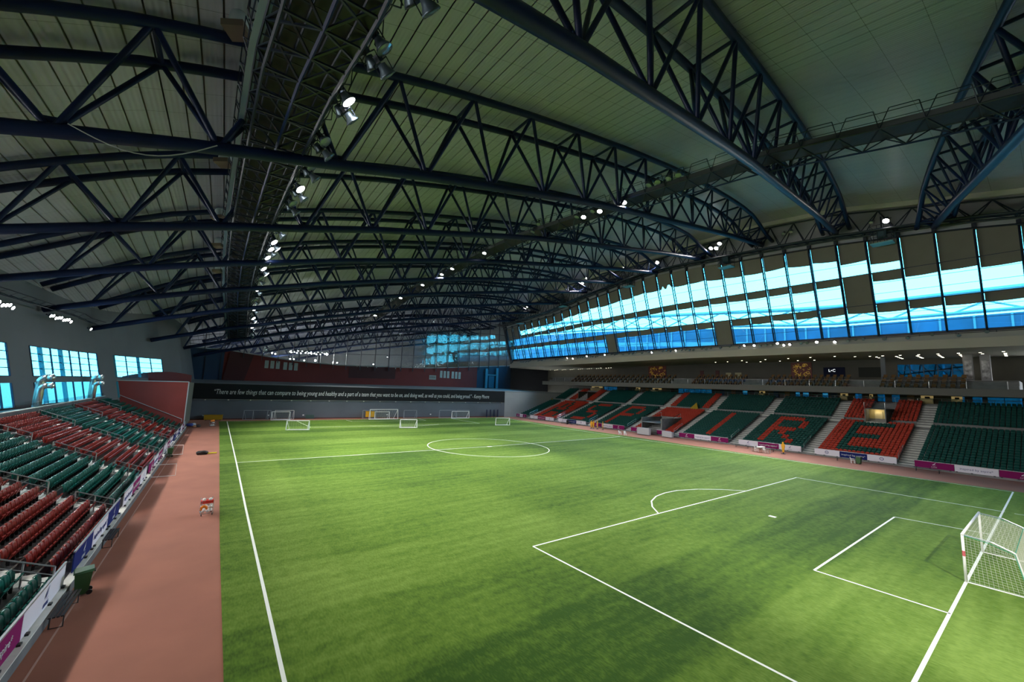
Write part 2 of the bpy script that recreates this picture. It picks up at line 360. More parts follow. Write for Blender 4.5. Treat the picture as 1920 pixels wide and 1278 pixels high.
# ================================================================ roof trusses
BN = [-24.5, -17.7, -10.9, -4.2, 2.6, 9.4, 16.0, 22.5, 28.8, 34.9, 41, 47, 52.8, 58.4, 63.6, 68.2, 72.2, 75.6, 78.4]
SPANW = ['nearest the end behind the first stand block', 'second from the camera', 'third from the camera', 'fourth from the camera', 'fifth from the camera', 'sixth from the camera', 'seventh from the camera',
         'eighth from the camera', 'ninth from the camera', 'last before the end glass', 'just beyond the end glass']
def roof_truss(t, k):
    if k == 0: x0 = 14.0
    elif k == 1: x0 = 2.0
    else:
        x0 = -26
        while x0 < -5 and x0 < xw(yT(t, x0), Fb(x0)+g_at(t, x0))+.3: x0 += .2
    o = thing('roof_truss', 'dark blue triangular steel roof truss, ' + ('cut off at the top right corner' if k == 0 else SPANW[k]), 'truss', (0, yT(t, x0), Fb(x0)+g_at(t, x0)), 0, 'roof trusses across the hall')
    off = Vector(o.location)
    zb = lambda x: Fb(x)+g_at(t, x)
    B = lambda x: Vector((x, yT(t, x), zb(x)))-off
    T = lambda x, s: Vector((x, yT(t, x)+1.77*s, zb(x)+lerp(x, DX, DZ)))-off
    X = [x0]+[x for x in [x0+2+i*3.0 for i in range(60)] if x < 78.6]+[79]
    n = 8 if k < 6 else 6
    MB().tube([B(x) for x in X], .40, n).build('bottom_chord', NAVY, o, True)
    XT = [x for x in X if x < 70]+[70, 71.5, 73, 74.3, 75.6, 76.8, 78, 79]
    for s in (-1, 1): MB().tube([T(x, s) for x in XT], .32, n).build('top_chord', NAVY, o, True)
    bn = [x for x in BN if x > x0-1]; n2 = 6 if k < 5 else 4
    for i, x in enumerate(bn):
        for xt in ([(bn[i]+bn[i+1])/2] if i+1 < len(bn) else [])+([(bn[i]+bn[i-1])/2] if i else []):
            if xt < x0: continue
            for s in (-1, 1): MB().tube([B(max(x, x0)), T(xt, s)], .17 if x < 50 else .13, n2, caps=False).build('diagonal', NAVY, o, True)
    for i in range(len(bn)-1):
        xt = (bn[i]+bn[i+1])/2
        if xt > x0: MB().tube([T(xt, -1), T(xt, 1)], .15, n2, caps=False).build('cross_member', NAVY, o, True)
    for i, x in enumerate(bn):
        if k < 4 and x > x0+1: p = B(x); MB().obox(p+Vector((0, 0, .45)), (.5, 0, .08), (0, .05, 0), (-.03, 0, .28)).build('gusset_plate', NAVY, o)
    return o
for k, t in enumerate(TR[1:12]): roof_truss(t, k)
# ================================================================ catwalks
def sample(path, step, y0, y1):
    ys = [p[1] for p in path]; xs_ = [p[0] for p in path]; out = []; y = y0
    while y <= y1: out.append((lerp(y, ys, xs_), y)); y += step
    return out
LC = [(-.5, -15), (-.57, 12), (-1.04, 17.8), (-1.28, 25.7), (-1.9, 45), (-2.1, 61), (-2.0, 76), (-.95, 105), (-.9, 113)]
RC = [(39.5, -12), (39.7, 2), (39, 7.6), (38.3, 13.7), (38, 19.7), (37.5, 26.6), (36.3, 34.4), (33.5, 45.6), (32, 60.3), (31.5, 70.6), (30, 81), (29, 96), (28, 113)]
GRATE = mat('dark floor grating', (.010, .012, .015), .5, noise=.3, scale=2)
PLATE = mat('pale blue cable tray', (.16, .26, .33), .35, .4)
def catwalk(name, label, path, hw, lift, y0, y1, step, kind):
    pts = [Vector((x, y, Bz(x, y)+lift)) for x, y in sample(path, step, y0, y1)]
    o = thing(name, label, 'catwalk', tuple(pts[0])); off = Vector(pts[0]); P = [p-off for p in pts]
    S = Vector((1, 0, 0)); U = Vector((0, 0, 1))
    m = MB()
    for a, b in zip(P, P[1:]): m.obox((a+b)/2, S*hw*.92, (b-a)/2, U*.03)
    m.build('deck', GRATE, o)
    dn = .85 if kind == 'L' else 1.25
    for s in (-1, 1):
        MB().tube([p+S*hw*s for p in P], .075, 4).build('edge_chord', NAVY2, o)
        MB().tube([p+S*(hw+.35)*s+U*1.15 for p in P], .035, 4).build('handrail', NAVY2, o)
        MB().tube([p+S*(hw+.18)*s+U*.6 for p in P], .03, 4).build('midrail', NAVY2, o)
        if kind == 'L': MB().tube([p+S*hw*s*.82-U*dn for p in P], .08, 4).build('lower_chord', NAVY2, o)
    MB().tube([p-U*dn for p in P], .085, 4).build('lower_chord', NAVY, o)
    if kind == 'L':
        m = MB()
        for a, b in zip(P, P[1:]): m.obox((a+b)/2-S*(hw+.02)+U*.02, S*.30, (b-a)/2, U*.04)
        m.build('cable_tray', PLATE, o)
        for j, q in enumerate((-1.2, -.5, .4, 1.1)): MB().tube([p+S*q-U*.14 for p in P], .05, 4).build('pipe', NAVY2, o)
    else:
        m = MB()
        for a, b in zip(P, P[1:]): m.obox((a+b)/2-S*(hw-.03)+U*.28, S*.01, (b-a)/2, U*.26)
        m.build('kick_panel', mat('grey mesh screen', (.05, .06, .065), .7), o)
    for i, (a, b) in enumerate(zip(P, P[1:])):
        m = MB(); c = (a+b)/2
        if kind == 'L':
            for s in (-1, 1):
                m.bar(a+S*hw*s, b-U*dn, .10); m.bar(b+S*hw*s, a-U*dn, .10); m.bar(a+S*hw*s, a+S*hw*s*.82-U*dn, .06); m.bar(a+S*hw*s*.82-U*dn, b+S*hw*s, .05)
            m.bar(a-S*hw, a+S*hw, .10); m.bar(a-S*hw*.82-U*dn, a+S*hw*.82-U*dn, .09); m.bar(a-S*hw, b+S*hw, .06); m.bar(a-U*dn, c+S*hw, .05); m.bar(a-U*dn, c-S*hw, .05)
        else:
            for s in (-1, 1):
                m.bar(a+S*hw*s, c-U*dn, .09); m.bar(b+S*hw*s, c-U*dn, .09)
            m.bar(a-S*hw, a+S*hw, .07); m.bar(a-S*hw, b+S*hw, .06)
        m.build('bracing', NAVY2, o)
        for s in (-1, 1):
            m = MB()
            e = S*(hw+.55)*s; h = S*hw*s
            A, Bq = a.lerp(b, .08), a.lerp(b, .72)
            if kind == 'L':
                m.bar(a+h, A+e+U*1.35, .05); m.bar(A+e+U*1.35, Bq+e+U*1.2, .05); m.bar(Bq+e+U*1.2, b+h+U*.1, .05); m.bar(A+e+U*.3, A+e+U*1.35, .045); m.bar(A+e+U*.3, a+h, .045)
            else:
                m.bar(a+h, A+h*1.4+U*1.4, .05); m.bar(b+h, Bq+h*1.4+U*1.4, .05); m.bar(A+h*1.4+U*1.4, Bq+h*1.4+U*1.4, .05)
            m.build('rail_frame', NAVY2, o)
    return o, pts
catL, ptsL = catwalk('catwalk', 'wide dark catwalk with lattice underside running along the hall above the near touchline', LC, 1.85, 1.45, -14, 112, 2.1, 'L')
catR, ptsR = catwalk('catwalk', 'narrow dark catwalk with zigzag rails running along the hall nearer the big windows', RC, 1.05, 1.35, -12, 112, 2.6, 'R')
# ================================================================ right window wall
PTY = [-30, -12, 2, 5.6, 17, 24, 36, 44, 52, 59, 75, 88, 108, 119]
PTZ = [29, 31.5, 33.9, 34.4, 35.6, 36.1, 36.7, 37.1, 37.3, 36.8, 34.9, 32.6, 31.2, 30.4]
ptz = lambda y: lerp(y, PTY, PTZ)
xwall = lambda z: 85-.306*(z-19.9)
NB = range(-4, 31)
py = lambda i: 1.94+3.83*i
zlow = lambda y: 20.1 if y < 50 else 20.1-.6*(y-50)/68
def wp(y, z, d=0): return Vector((xwall(z)-d, y, z))
for n_, i in enumerate(NB):
    y = py(i); zt = ptz(y); zl = zlow(y)-.2
    o = tag(link('window_column', None, None, (85, y, zl)), kind='structure'); off = Vector(o.location)
    w = lambda z, d: wp(y, z, d)-off
    MB().bar(w(zl, .12), w(zt, .12), .13, .2).build('outer_chord', NAVYC, o)
    MB().tube([w(zl, .95), w(zt-1.0, .95), w(zt-.3, .7), w(zt, .15)], .13, 6).build('inner_chord', NAVYC, o)
    m = MB(); z = zl+.5
    while z < zt-1.2: m.bar(w(z, .12), w(z, .95), .09); z += 1.15
    m.build('rungs', NAVYC, o)
    MB().obox(w(zt+.25, .3), (.3, 0, 0), (0, .22, 0), (0, 0, .35)).build('cap_bracket', NAVY2, o)
random.seed(3)
FULL = {(3, 1), (9, 0), (1, 2), (0, 2), (-1, 2), (-2, 2), (17, 0)}
for n_, i in enumerate(list(NB)[:-1]):
    ya, yb = py(i)+.015, py(i+1)-.015; ym = (ya+yb)/2
    o = tag(link('window_%d' % (n_+1), None, None, (85, ym, zlow(ym))), kind='structure'); off = Vector(o.location)
    zt = lambda y: ptz(y)+.05
    rows = [lambda y: zlow(y), lambda y: 25.1-(0 if y < 50 else .9*(y-50)/68), lambda y: 30.0-(0 if y < 50 else 2.6*(y-50)/68), zt]
    for r in range(3):
        lo, hi = rows[r], rows[r+1]
        for q in range(3):
            f0, f1 = q/3, (q+1)/3
            A = lambda y, f: wp(y, lo(y)+(hi(y)-lo(y))*f)-off
            MB().quad(A(ya, f0), A(yb, f0), A(yb, f1), A(ya, f1)).build('pane', GLASSW, o)
            big = q == 0
            MB().bar(A(ya, f0)+Vector((-.05, 0, 0)), A(yb, f0)+Vector((-.05, 0, 0)), .16 if big else .05, .22 if big else .06).build('transom', NAVY, o)
        # roller blind, partly drawn
        base = (.24, .27, .47)[r]
        if (i, r) in FULL: fr = 1.0
        elif r == 2: fr = {2: .70, 3: .62}.get(i, base+(.10 if ym > 85 else 0)) + random.uniform(-.02, .02)
        else: fr = base+random.uniform(-.015, .02)
        if r == 2 and i >= 28: fr = 1
        m = MB(); n = 8; top = []; bot = []
        d0, d1 = random.uniform(-.03, .03), random.uniform(-.03, .03)
        notch = (i == 12 and r == 2)
        for k in range(n+1):
            y = ya+.12+(yb-ya-.24)*k/n; H = hi(y)-lo(y); f = max(0, 1-fr-(d0+(d1-d0)*k/n if fr < 1 else 0)-(.012*math.sin(k*math.pi/n)))
            if notch: f += (.10 if k in (2, 3, 6) else 0)
            top.append(wp(y, hi(y)-.02, .2)-off); bot.append(wp(y, lo(y)+H*max(f, .01), .2)-off)
        for k in range(n): m.quad(bot[k], bot[k+1], top[k+1], top[k])
        m.build('blind', BLIND, o)
    m = MB(); m.bar(wp(ya, zlow(ya)-.12, .05)-off, wp(yb, zlow(yb)-.12, .05)-off, .3, .3); m.build('sill', NAVY2, o)
m_ = MB(); ys = [py(i) for i in NB]
for a, b in zip(ys, ys[1:]): m_.quad((85.15, a, 18), (85.15, b, 18), wp(b, zlow(b)-.05, -.1), wp(a, zlow(a)-.05, -.1))
tag(m_.build('wall_right_sill', NAVY2), kind='structure')
tag(MB().quad((85.2, 117.5, 16.5), (80.3, 117.5, 34.5), (81.3, 117.6, 34.5), (86.2, 117.6, 16.5)).build('wall_right_corner', NAVY2), kind='structure')
J = [(xwall(z)+dx, y, z) for z in (17, 36) for dx, y in ((-.75, 116.75), (.5, 116.75), (.5, 118.2), (-.75, 118.2))]
tag(MB().add(J, [(0, 3, 2, 1), (4, 5, 6, 7), (0, 1, 5, 4), (1, 2, 6, 5), (2, 3, 7, 6), (3, 0, 4, 7)]).build('wall_right_end_jamb', NAVY2), kind='structure')
tag(MB().quad((85.4, -13.6, 18), (79, -13.6, 40), (96, -13.6, 40), (96, -13.6, 18)).build('wall_right_near_corner', NAVY2), kind='structure')
# grey band above the windows and eave truss
m_ = MB(); ys = [py(i) for i in NB]
for a, b in zip(ys, ys[1:]): m_.quad((xwall(ptz(a))+.02, a, ptz(a)-.2), (xwall(ptz(b))+.02, b, ptz(b)-.2), (79.6, b, roofz(79.6, b)+.3), (79.6, a, roofz(79.6, a)+.3))
tag(m_.build('wall_right', WALLL), kind='structure')
e = thing('eave_truss', 'dark steel eave truss running along the top of the big windows', 'truss', (79, ys[0], ptz(ys[0])))
off = Vector(e.location)
bc = [Vector((79.2, y, ptz(y)+.55))-off for y in ys]; ic = [Vector((77.4, y, ptz(y)+.75))-off for y in ys]; tcd = [Vector((79.0, y, roofz(79, y)-1.0))-off for y in ys]
MB().tube(bc, .17, 6).build('lower_chord', NAVY2, e); MB().tube(ic, .15, 6).build('inner_chord', NAVY2, e); MB().tube(tcd, .12, 6).build('upper_chord', NAVY2, e)
MB().tube([p+Vector((.6, 0, -.75)) for p in bc], .13, 4).build('gutter_beam', NAVY2, e)
for i in range(len(ys)-1):
    ap = (tcd[i]+tcd[i+1])/2
    for p in (bc[i], bc[i+1], ic[i], ic[i+1]): MB().bar(p, ap, .13).build('diagonal', NAVY2, e)
    MB().bar(bc[i], ic[i], .12).build('strut', NAVY2, e); MB().bar(bc[i], ic[i+1], .09).build('strut', NAVY2, e)
    MB().obox((ic[i]+ic[i+1])/2+Vector((.7, 0, .05)), (.7, 0, 0), (ic[i+1]-ic[i])/2, (0, 0, .04)).build('walkway_plate', GRATE, e)
# hanging lighting platforms with pale blue undersides
TEALP = mat('pale teal platform underside', (.14, .40, .48), .5)
for k, (y, z) in enumerate([(11.1, 33.6), (34.8, 35.2), (59.0, 35.7), (83.2, 34.0), (104.4, 31.1)]):
    o = thing('hanging_platform', 'dark caged service platform with pale teal underside, %s from the camera, hung before windows' % ('nearest' if k == 0 else ORD[k]), 'platform', (78.3, y, z), 0, 'service platforms at the eave')
    MB().box(-.9, .9, -1.3, 1.3, -.08, .08).build('floor_plate', TEALP, o)
    m = MB()
    for px_ in (-.85, .85):
        for q in (-1.2, -.4, .4, 1.2): m.bar((px_, q, .08), (px_, q, 2.9), .07)
        for zz in (1.0, 1.9, 2.9): m.bar((px_, -1.2, zz), (px_, 1.2, zz), .06)
    for q in (-1.2, 1.2):
        for zz in (1.0, 1.9, 2.9): m.bar((-.85, q, zz), (.85, q, zz), .06)
    m.build('cage', NAVY2, o)
    MB().box(-.45, .45, -.55, .55, 1.0, 2.4).build('cabinet', mat('dark teal box', (.03, .07, .09), .4), o)
    MB().tube([(0, 0, 2.4), (0, 0, 4.4)], .09, 6).build('hanger', NAVY2, o)
# ================================================================ fascia, soffit, upper gallery
def prism_y(prof, ys_, name, mts, parent=None, zf=lambda y: 0, xf=lambda y: 0, mi=None):
    m = MB(); n = len(prof); vs = []
    for y in ys_: vs += [(x+xf(y), y, z+zf(y)) for x, z in prof]
    fs = []; mm = []
    for j in range(len(ys_)-1):
        for k in range(n):
            fs.append((j*n+k, j*n+(k+1) % n, (j+1)*n+(k+1) % n, (j+1)*n+k)); mm.append(mi[k] if mi else 0)
    fs += [tuple(range(n-1, -1, -1)), tuple((len(ys_)-1)*n+k for k in range(n))]; mm += [0, 0]
    m.v = [tuple(v) for v in vs]; m.f = fs; m.m = mm
    return m.build(name, mts, parent)
FY = [-20, 46, 82, 117.5]; fz = lambda y: 0 if y < 46 else -1.05*(y-46)/71.5
tag(prism_y([(84.0, 17.42), (106, 17.42), (106, 19.9), (85.0, 19.9), (84.6, 18.85), (84.0, 18.8)], FY, 'wall_right_fascia', [FASC, SOFF], None, fz, mi=[1, 0, 0, 0, 0, 0]), kind='structure')
SKEW = -.062
X0 = lambda y: 78.6+SKEW*y
xs0 = lambda y: SKEW*y
tag(prism_y([(90.6, 10.5), (103.2-78.6+78.6, 10.5), (103.2, 10.95), (92.0, 10.95), (92.0, 11.05), (90.9, 11.65), (90.6, 11.65)], [-2.5, 46, 99], 'wall_right_balcony', BALC, None, xf=lambda y: SKEW*y if y else 0), kind='structure')
tiers = struct('floor_gallery')
for r, (xa, z) in enumerate([(91.6, 11.45), (92.9, 12.25), (94.2, 13.05)]):
    prism_y([(xa, 10.9), (xa+1.3 if r < 2 else 104, 10.9), (xa+1.3 if r < 2 else 104, z), (xa, z)], [0, 46, 98], 'step', CONC_D, tiers, xf=lambda y: SKEW*y)
gr = thing('glass_balustrade', 'clear glass balustrade with thin dark top rail along the grey balcony edge', 'balustrade', (0, 0, 0))
for i in range(24):
    a, b = 1+i*4, 4.9+i*4
    MB().quad((X0(a)+12.15, a, 11.65), (X0(b)+12.15, b, 11.65), (X0(b)+12.1, b, 12.75), (X0(a)+12.1, a, 12.75)).build('pane', GLASSB, gr)
MB().bar((X0(0)+12.1, 0, 12.8), (X0(97)+12.1, 97, 12.8), .07).build('top_rail', BLACK, gr)
for i in range(0, 24, 1): MB().bar((X0(1+i*4)+12.14, 1+i*4-.05, 11.6), (X0(1+i*4)+12.1, 1+i*4-.05, 12.8), .05).build('post', STEEL, gr)
# rear wall of gallery and concourse, with real openings onto daylight
def pierced(name, x, y0, y1, z0, z1, holes, mt, th=.3):
    hs = sorted(holes); m = MB(); y = y0
    for a, b, c, d in hs:
        if a > y: m.box(x, x+th, y, a, z0, z1)
        if c > z0: m.box(x, x+th, a, b, z0, c)
        if d < z1: m.box(x, x+th, a, b, d, z1)
        y = b
    if y < y1: m.box(x, x+th, y, y1, z0, z1)
    o = tag(m.build(name, mt), kind='structure')
    for a, b, c, d in hs:
        MB().box(x+.1, x+.13, a, b, c, d).build('pane', GLASSW, o)
        k = max(1, int((b-a)/1.6))
        f = MB()
        for j in range(k+1): f.box(x+.02, x+.2, a+(b-a)*j/k-.05, a+(b-a)*j/k+.05, c, d)
        f.box(x+.02, x+.2, a, b, c-.05, c+.05); f.box(x+.02, x+.2, a, b, d-.08, d); f.box(x+.03, x+.18, a, b, (c+d)/2-.03, (c+d)/2+.03)
        f.build('frame', NAVY2, o)
    return o
GALW = mat('warm dark gallery wall', (.065, .064, .053), .75, noise=.08, scale=.4)
gw = pierced('wall_right_gallery', 103, -3, 118, 10.95, 17.42, [(5.8, 14.8, 14.0, 16.4)], GALW)
m_ = MB()
for q in range(5): m_.bar((103.3, 6+q*2, 14.0), (103.3, 7.6+q*2, 16.4), .14); m_.bar((103.3, 7.6+q*2, 16.4), (103.3, 8+q*2, 14.0), .14)
m_.bar((103.3, 5.8, 15.9), (103.3, 14.8, 14.3), .2); m_.build('brace', NAVY2, gw)
gc = pierced('wall_right_concourse', 103, -20, 118, 0, 10.9, [(.2, 3.9, 9.1, 10.85), (4.4, 5.6, 9.1, 10.6), (6.4, 7.9, 9.1, 10.6), (14.7, 15.9, 9.1, 10.6), (16.8, 18, 9.1, 10.6), (20.3, 21.5, 9.1, 10.6), (25.9, 27, 9.1, 10.6),
     (29.4, 30.6, 9.1, 10.6), (31.1, 32, 9.1, 10.6), (42.2, 43.4, 9.1, 10.6), (51.1, 60.8, 9.3, 10.6), (68.6, 69.5, 9.1, 10.6), (82.6, 88.3, 9.2, 10.6)], mat('dim concourse wall', (.075, .07, .06), .8))
# gallery wall furniture
for (a, b, c, d, mt, lab) in [(53.2, 54.2, 11, 15.6, MAROON_D, 'tall dark maroon door in the gallery rear wall, further one'), (49, 50, 11, 15.6, MAROON_D, 'tall dark maroon door in the gallery rear wall, nearer one'),
        (46, 47.3, 13.2, 15, mat('pale poster', (.30, .29, .18), .7), 'pale upright poster on the gallery wall, left of a pair'), (43.5, 45, 13.2, 15, mat('pale poster', (.3, .29, .18), .7), 'pale upright poster on the gallery wall, right of a pair'),
        (22.8, 26.5, 14.0, 16.0, mat('dark display', (.012, .015, .035), .8, spec=.1), 'wide dark display screen on the gallery rear wall'), (17.2, 20.6, 13.9, 15.9, mat('dark pane', (.03, .033, .03), .8, spec=.1), 'second unlit dark screen on the gallery wall')]:
    o = tag(MB().box(102.88, 102.99, a, b, c, d).build('wall_door' if 'door' in lab else 'wall_poster' if 'poster' in lab else 'wall_screen', mt), lab, 'door' if 'door' in lab else 'poster' if 'poster' in lab else 'screen')
    if 'display' in lab: text_on('L\u2022C', .8, mat('lit sign letters', (.9, .95, 1), .5, emit=1.2), o, (102.85, 25, 15.3), (0, -1, 0), (0, 0, 1))
GOLD = mat('glowing gold pattern', (.40, .25, .03), .5, emit=.25, ecol=(.8, .5, .05))  # emission puts a glow into the painted gold
for nm, (a, b), lab in (('wall_mural', (28.6, 32.6), 'dark red mural with gold scrollwork on the gallery wall, nearer one'), ('wall_mural', (64.5, 70.5), 'dark red mural with gold scrollwork on the gallery wall, further one')):
    o = tag(MB().box(102.85, 102.98, a, b, 13.3, 17.2).build(nm, mat('dark red mural', (.10, .012, .012), .6)), lab, 'mural'); m = MB(); rr = random.Random(5)
    for k in range(26):
        cy, cz = rr.uniform(a+.5, b-.5), rr.uniform(13.9, 16.7); R_ = rr.uniform(.15, .42); t0 = rr.uniform(0, 6)
        m.tube([(102.83, cy+R_*math.cos(t0+t*.6), cz+R_*math.sin(t0+t*.6)) for t in range(8)], .045, 3)
    m.build('gold_scrollwork', GOLD, o)
for k, (yc, xc) in enumerate([(5.1, 96.5), (3.3, 97.2)]):
    o = tag(MB().box(xc-.4, xc+.4, yc-.55, yc+.55, 10.95, 17.42).build('column', mat('grey clad column', (.22, .22, .24), .6)), kind='structure')
    MB().box(xc-.43, xc-.4, yc-.4, yc+.4, 13.4, 16.4).build('poster', mat('grey print', (.34, .33, .36), .6, noise=.6, scale=2), o)
tag(MB().box(96, 96.4, 15.2, 15.8, 10.95, 17.42).build('column', WALLD), kind='structure')
# gallery downlights
DL = [(94.9, 39.7), (93.8, 34.3), (92.9, 29.6), (91.9, 25.4), (91.2, 21.3), (93.3, 18.8)]
DL += [(x+2.6*0, y) for x, y in [(93.5, 16.7), (93.3, 14.9), (93.3, 12.6), (93.2, 10.3), (93, 8.0), (92.8, 5.7), (92.6, 3.4), (92.2, 1.1)]]
DL += [(99.8, 40.8), (99.5, 37.6), (99.4, 33.5), (99.3, 30), (99.4, 27)]
for yb in (16.3, 13.6, 10.9, 8.3, 5.9, 3.5, 1.2): DL += [(95.6, yb-.1), (97.7, yb), (99.6, yb+.05), (101.4, yb+.1)]
DL += [(97+k*.3, 44+3.1*k) for k in range(2)]
dlm = MB().lathe([(.20, 0), (.20, .06), (0, .06)], 10).mesh('downlight', STEEL); dle = MB().lathe([(0, -.01), (.17, -.01)], 10).mesh('downlight_lens', DOWNL)
def downlight(x, y, z, lab, grp, mesh2=dle):
    o = tag(link('downlight', dlm, None, (x, y, z-.05)), lab, 'ceiling light', grp); link('lens', mesh2, o, (0, 0, 0)); return o
fr_ = sorted([p for p in DL if p[0] < 95.3], key=lambda p: p[1]); bk_ = sorted([p for p in DL if p[0] >= 95.3], key=lambda p: p[1])
for k, (x, y) in enumerate(fr_): downlight(x, y, 17.42, 'small lit downlight in the front line of the gallery soffit, %s from the near end' % ORD[k], 'downlights in the gallery soffit')
for k, (x, y) in enumerate(bk_): downlight(x, y, 17.42, 'small lit downlight behind the front line of the gallery soffit, %s from the near end' % ORD[k], 'downlights in the gallery soffit')
for k in range(22):
    y = 84+k*1.45; downlight(101.5+(k % 3)*.5, y, 17.42+fz(y), 'small warm downlight in the far dim part of the gallery soffit, %s along' % ORD[k], 'downlights in the far gallery')
# ================================================================ left wall
lw = struct('wall_left')
WS = [('window_41', 52.0, 62.9), ('window_42', 67.6, 84.2), ('window_43', 87.8, 97.2)]
def wl(y, z): return Vector((xw(y, z), y, z))
def wall_strip(y0, y1, zs, name='panel', mt=WALLG, step=3.0):
    m = MB(); n = max(1, int((y1-y0)/step)); Y = [y0+(y1-y0)*k/n for k in range(n+1)]
    for a, b in zip(Y, Y[1:]):
        for c, d in zs:
            za = lambda y, z: roofz(xw(y, 20), y)+.2 if z is None else z
            m.quad(wl(b, c), wl(a, c), wl(a, za(a, d)), wl(b, za(b, d)))
    return m.build(name, mt, lw)
prev = -24
for nm, a, b in WS:
    wall_strip(prev, a, [(0, None)]); prev = b
    wall_strip(a, b, [(0, 5.4), (8.0, 8.75), (12.3, None)])
    o = tag(link(nm, None, None, (xw(a), a, 8.6)), kind='structure'); off = Vector(o.location)
    n = max(3, int((b-a)/2.1)); Y = [a+(b-a)*k/n for k in range(n+1)]
    for k in range(n):
        for z0, z1 in [(5.4, 8.0)]+[(8.75+j*.8875, 8.75+(j+1)*.8875) for j in range(4)]:
            MB().quad(wl(Y[k+1], z0)-off, wl(Y[k], z0)-off, wl(Y[k], z1)-off, wl(Y[k+1], z1)-off).build('pane', GLASSL, o)
    for k in range(n+1):
        w_ = .40 if k in (n//2, n//2-2) else .14
        for z0, z1 in ((5.4, 8.0), (8.75, 12.3)): MB().bar(wl(Y[k], z0)-off, wl(Y[k], z1)-off, .18, w_).build('mullion', BLUEW if w_ < .3 else mat('pale cyan mullion', (.06, .30, .40), .4), o)
    for j in range(5):
        z = 8.75+j*.8875; m = MB()
        for k in range(n): m.bar(wl(Y[k], z)-off, wl(Y[k+1], z)-off, .12, .09)
        m.build('transom', BLUEW, o)
wall_strip(prev, 121, [(0, None)])
m_ = MB()
for a in range(40, 96, 4):
    m_.add([(xw(a, 5), a, 5.2), (-17.6, a, 5.2), (-17.6, a+4, 5.2), (xw(a+4, 5), a+4, 5.2)], [(0, 1, 2, 3)])
tag(m_.build('floor_left_walkway', CONC_D), kind='structure')
tag(MB().box(-28, 104, -22.6, -22, 0, 46).build('wall_back', WALLD), kind='structure')
tag(MB().box(85, 106, -22, -21.7, 0, 46).build('wall_back_right', WALLD), kind='structure')
tag(MB().box(84.5, 104, 117.4, 118, 7, 18).build('wall_far_recess', mat('near black recess shade', (.012,.014,.022), .8)), kind='structure')  # near-black colour stands in for the shade of the recess
tag(MB().box(78, 103, -3.2, -2.8, 0, 10.5).build('wall_right_end', WALLG), kind='structure')
# ================================================================ far wall, banner, ledge, red wall, end glass
FA, FBp = Vector((-7.4, 105.8, 0)), Vector((93, 96.87, 0)); FD = (FBp-FA).normalized(); FN = Vector((FD.y, -FD.x, 0))   # FN faces the pitch
def fp(u, z, d=0): return FA+FD*u+FN*d+Vector((0, 0, z))
def fbox(u0, u1, z0, z1, d0, d1, m=None):
    m = m or MB(); return m.obox(fp((u0+u1)/2, (z0+z1)/2, (d0+d1)/2), FD*(u1-u0)/2, FN*(d1-d0)/2, Vector((0, 0, (z1-z0)/2)))
wf = tag(fbox(-1.2, 76.9, 0, 7.9, -.4, 0).build('wall_far', WALLD), kind='structure')
tag(fbox(76.9, 101, 0, 8.0, -.4, .05).build('wall_far_side', WALLL), kind='structure')
tag(fbox(-1, 76.9, 0, .25, 0, .06).build('baseboard_far', mat('dark red skirting', (.10, .035, .03), .7)), kind='structure')
bn = tag(fbox(-.8, 76.8, 4.5, 7.85, .03, .12).build('banner', BLACKB), 'long black banner with a white italic quotation across the far wall', 'banner')
q = '\u201cThere are few things that can compare to being young and healthy and a part of a team that you want to be on, and doing well, as well as you could, and being proud.\u201d - Kenny Moore'
qm = text_mesh(q, 1.0, TEXTW, shear=.22, align='LEFT'); wdt = max(v.co.x for v in qm.vertices)
U0, U1 = 3.3, 71.3; sc = (U1-U0)/wdt
to = link('lettering', qm, bn); pz = fp(U0, 6.05, .16); SZ = 1.55
to.matrix_local = Matrix(((FD.x*sc, 0, FN.x, pz.x), (FD.y*sc, 0, FN.y, pz.y), (0, SZ, 0, pz.z), (0, 0, 0, 1)))
rail = thing('lamp_rail', 'thin pale rail below the black banner carrying small wall lamps', 'rail', tuple(fp(0, 4.42, .2)))
MB().bar((0, 0, 0), tuple(FD*76), .06).build('tube', STEEL, rail)
lampm = MB().lathe([(.0, .12), (.14, .1), (.17, -.1), (0, -.1)], 8).mesh('wall_lamp', mat('pale lamp body', (.5, .5, .48), .5))
for k in range(19):
    u = 2+k*4.1; o = tag(link('wall_lamp', lampm, None, tuple(fp(u, 4.32, .22))), 'small pale lamp under the black banner, %s from the red block' % ORD[k], 'wall lamp', 'small lamps under the banner')
    if k % 1 == 0:
        sp = bpy.data.lights.new('lamp', 'SPOT'); sp.energy = 60; sp.spot_size = 1.6; sp.spot_blend = .8; sp.color = (.85, .95, 1); sp.shadow_soft_size = .1
        so = link('lamp_light', sp, o); so.location = FN*.3; so.rotation_euler = (math.radians(-22), 0, math.atan2(FD.y, FD.x))
G0, G1 = Vector((-12, 119, 0)), Vector((85, 117.5, 0)); GD = (G1-G0).normalized(); GN = Vector((GD.y, -GD.x, 0))
def gp(u, z, d=0): return G0+GD*u+GN*d+Vector((0, 0, z))
led = MB()
for u in range(-2, 100, 6):
    a0, a1 = fp(u, 7.9, .1), fp(u+6, 7.9, .1); b0, b1 = gp(min(max(0, u+3), 97), 8.55, 0), gp(min(max(0, u+9), 97), 8.55, 0)
    led.quad(a0, a1, b1, b0)
    led.quad(a0-Vector((0, 0, .3)), a1-Vector((0, 0, .3)), a1, a0)
tag(led.build('floor_far_ledge', mat('grey roof sheet', (.20, .22, .24), .7)), kind='structure')
TOPU = [-2, 9.3, 18, 25.6, 36.6, 45.7, 62.9, 83, 97.5]; TOPZ = [16.2, 16.1, 15.0, 14.15, 13.75, 13.95, 14.4, 16.0, 17.2]
rw = MB()
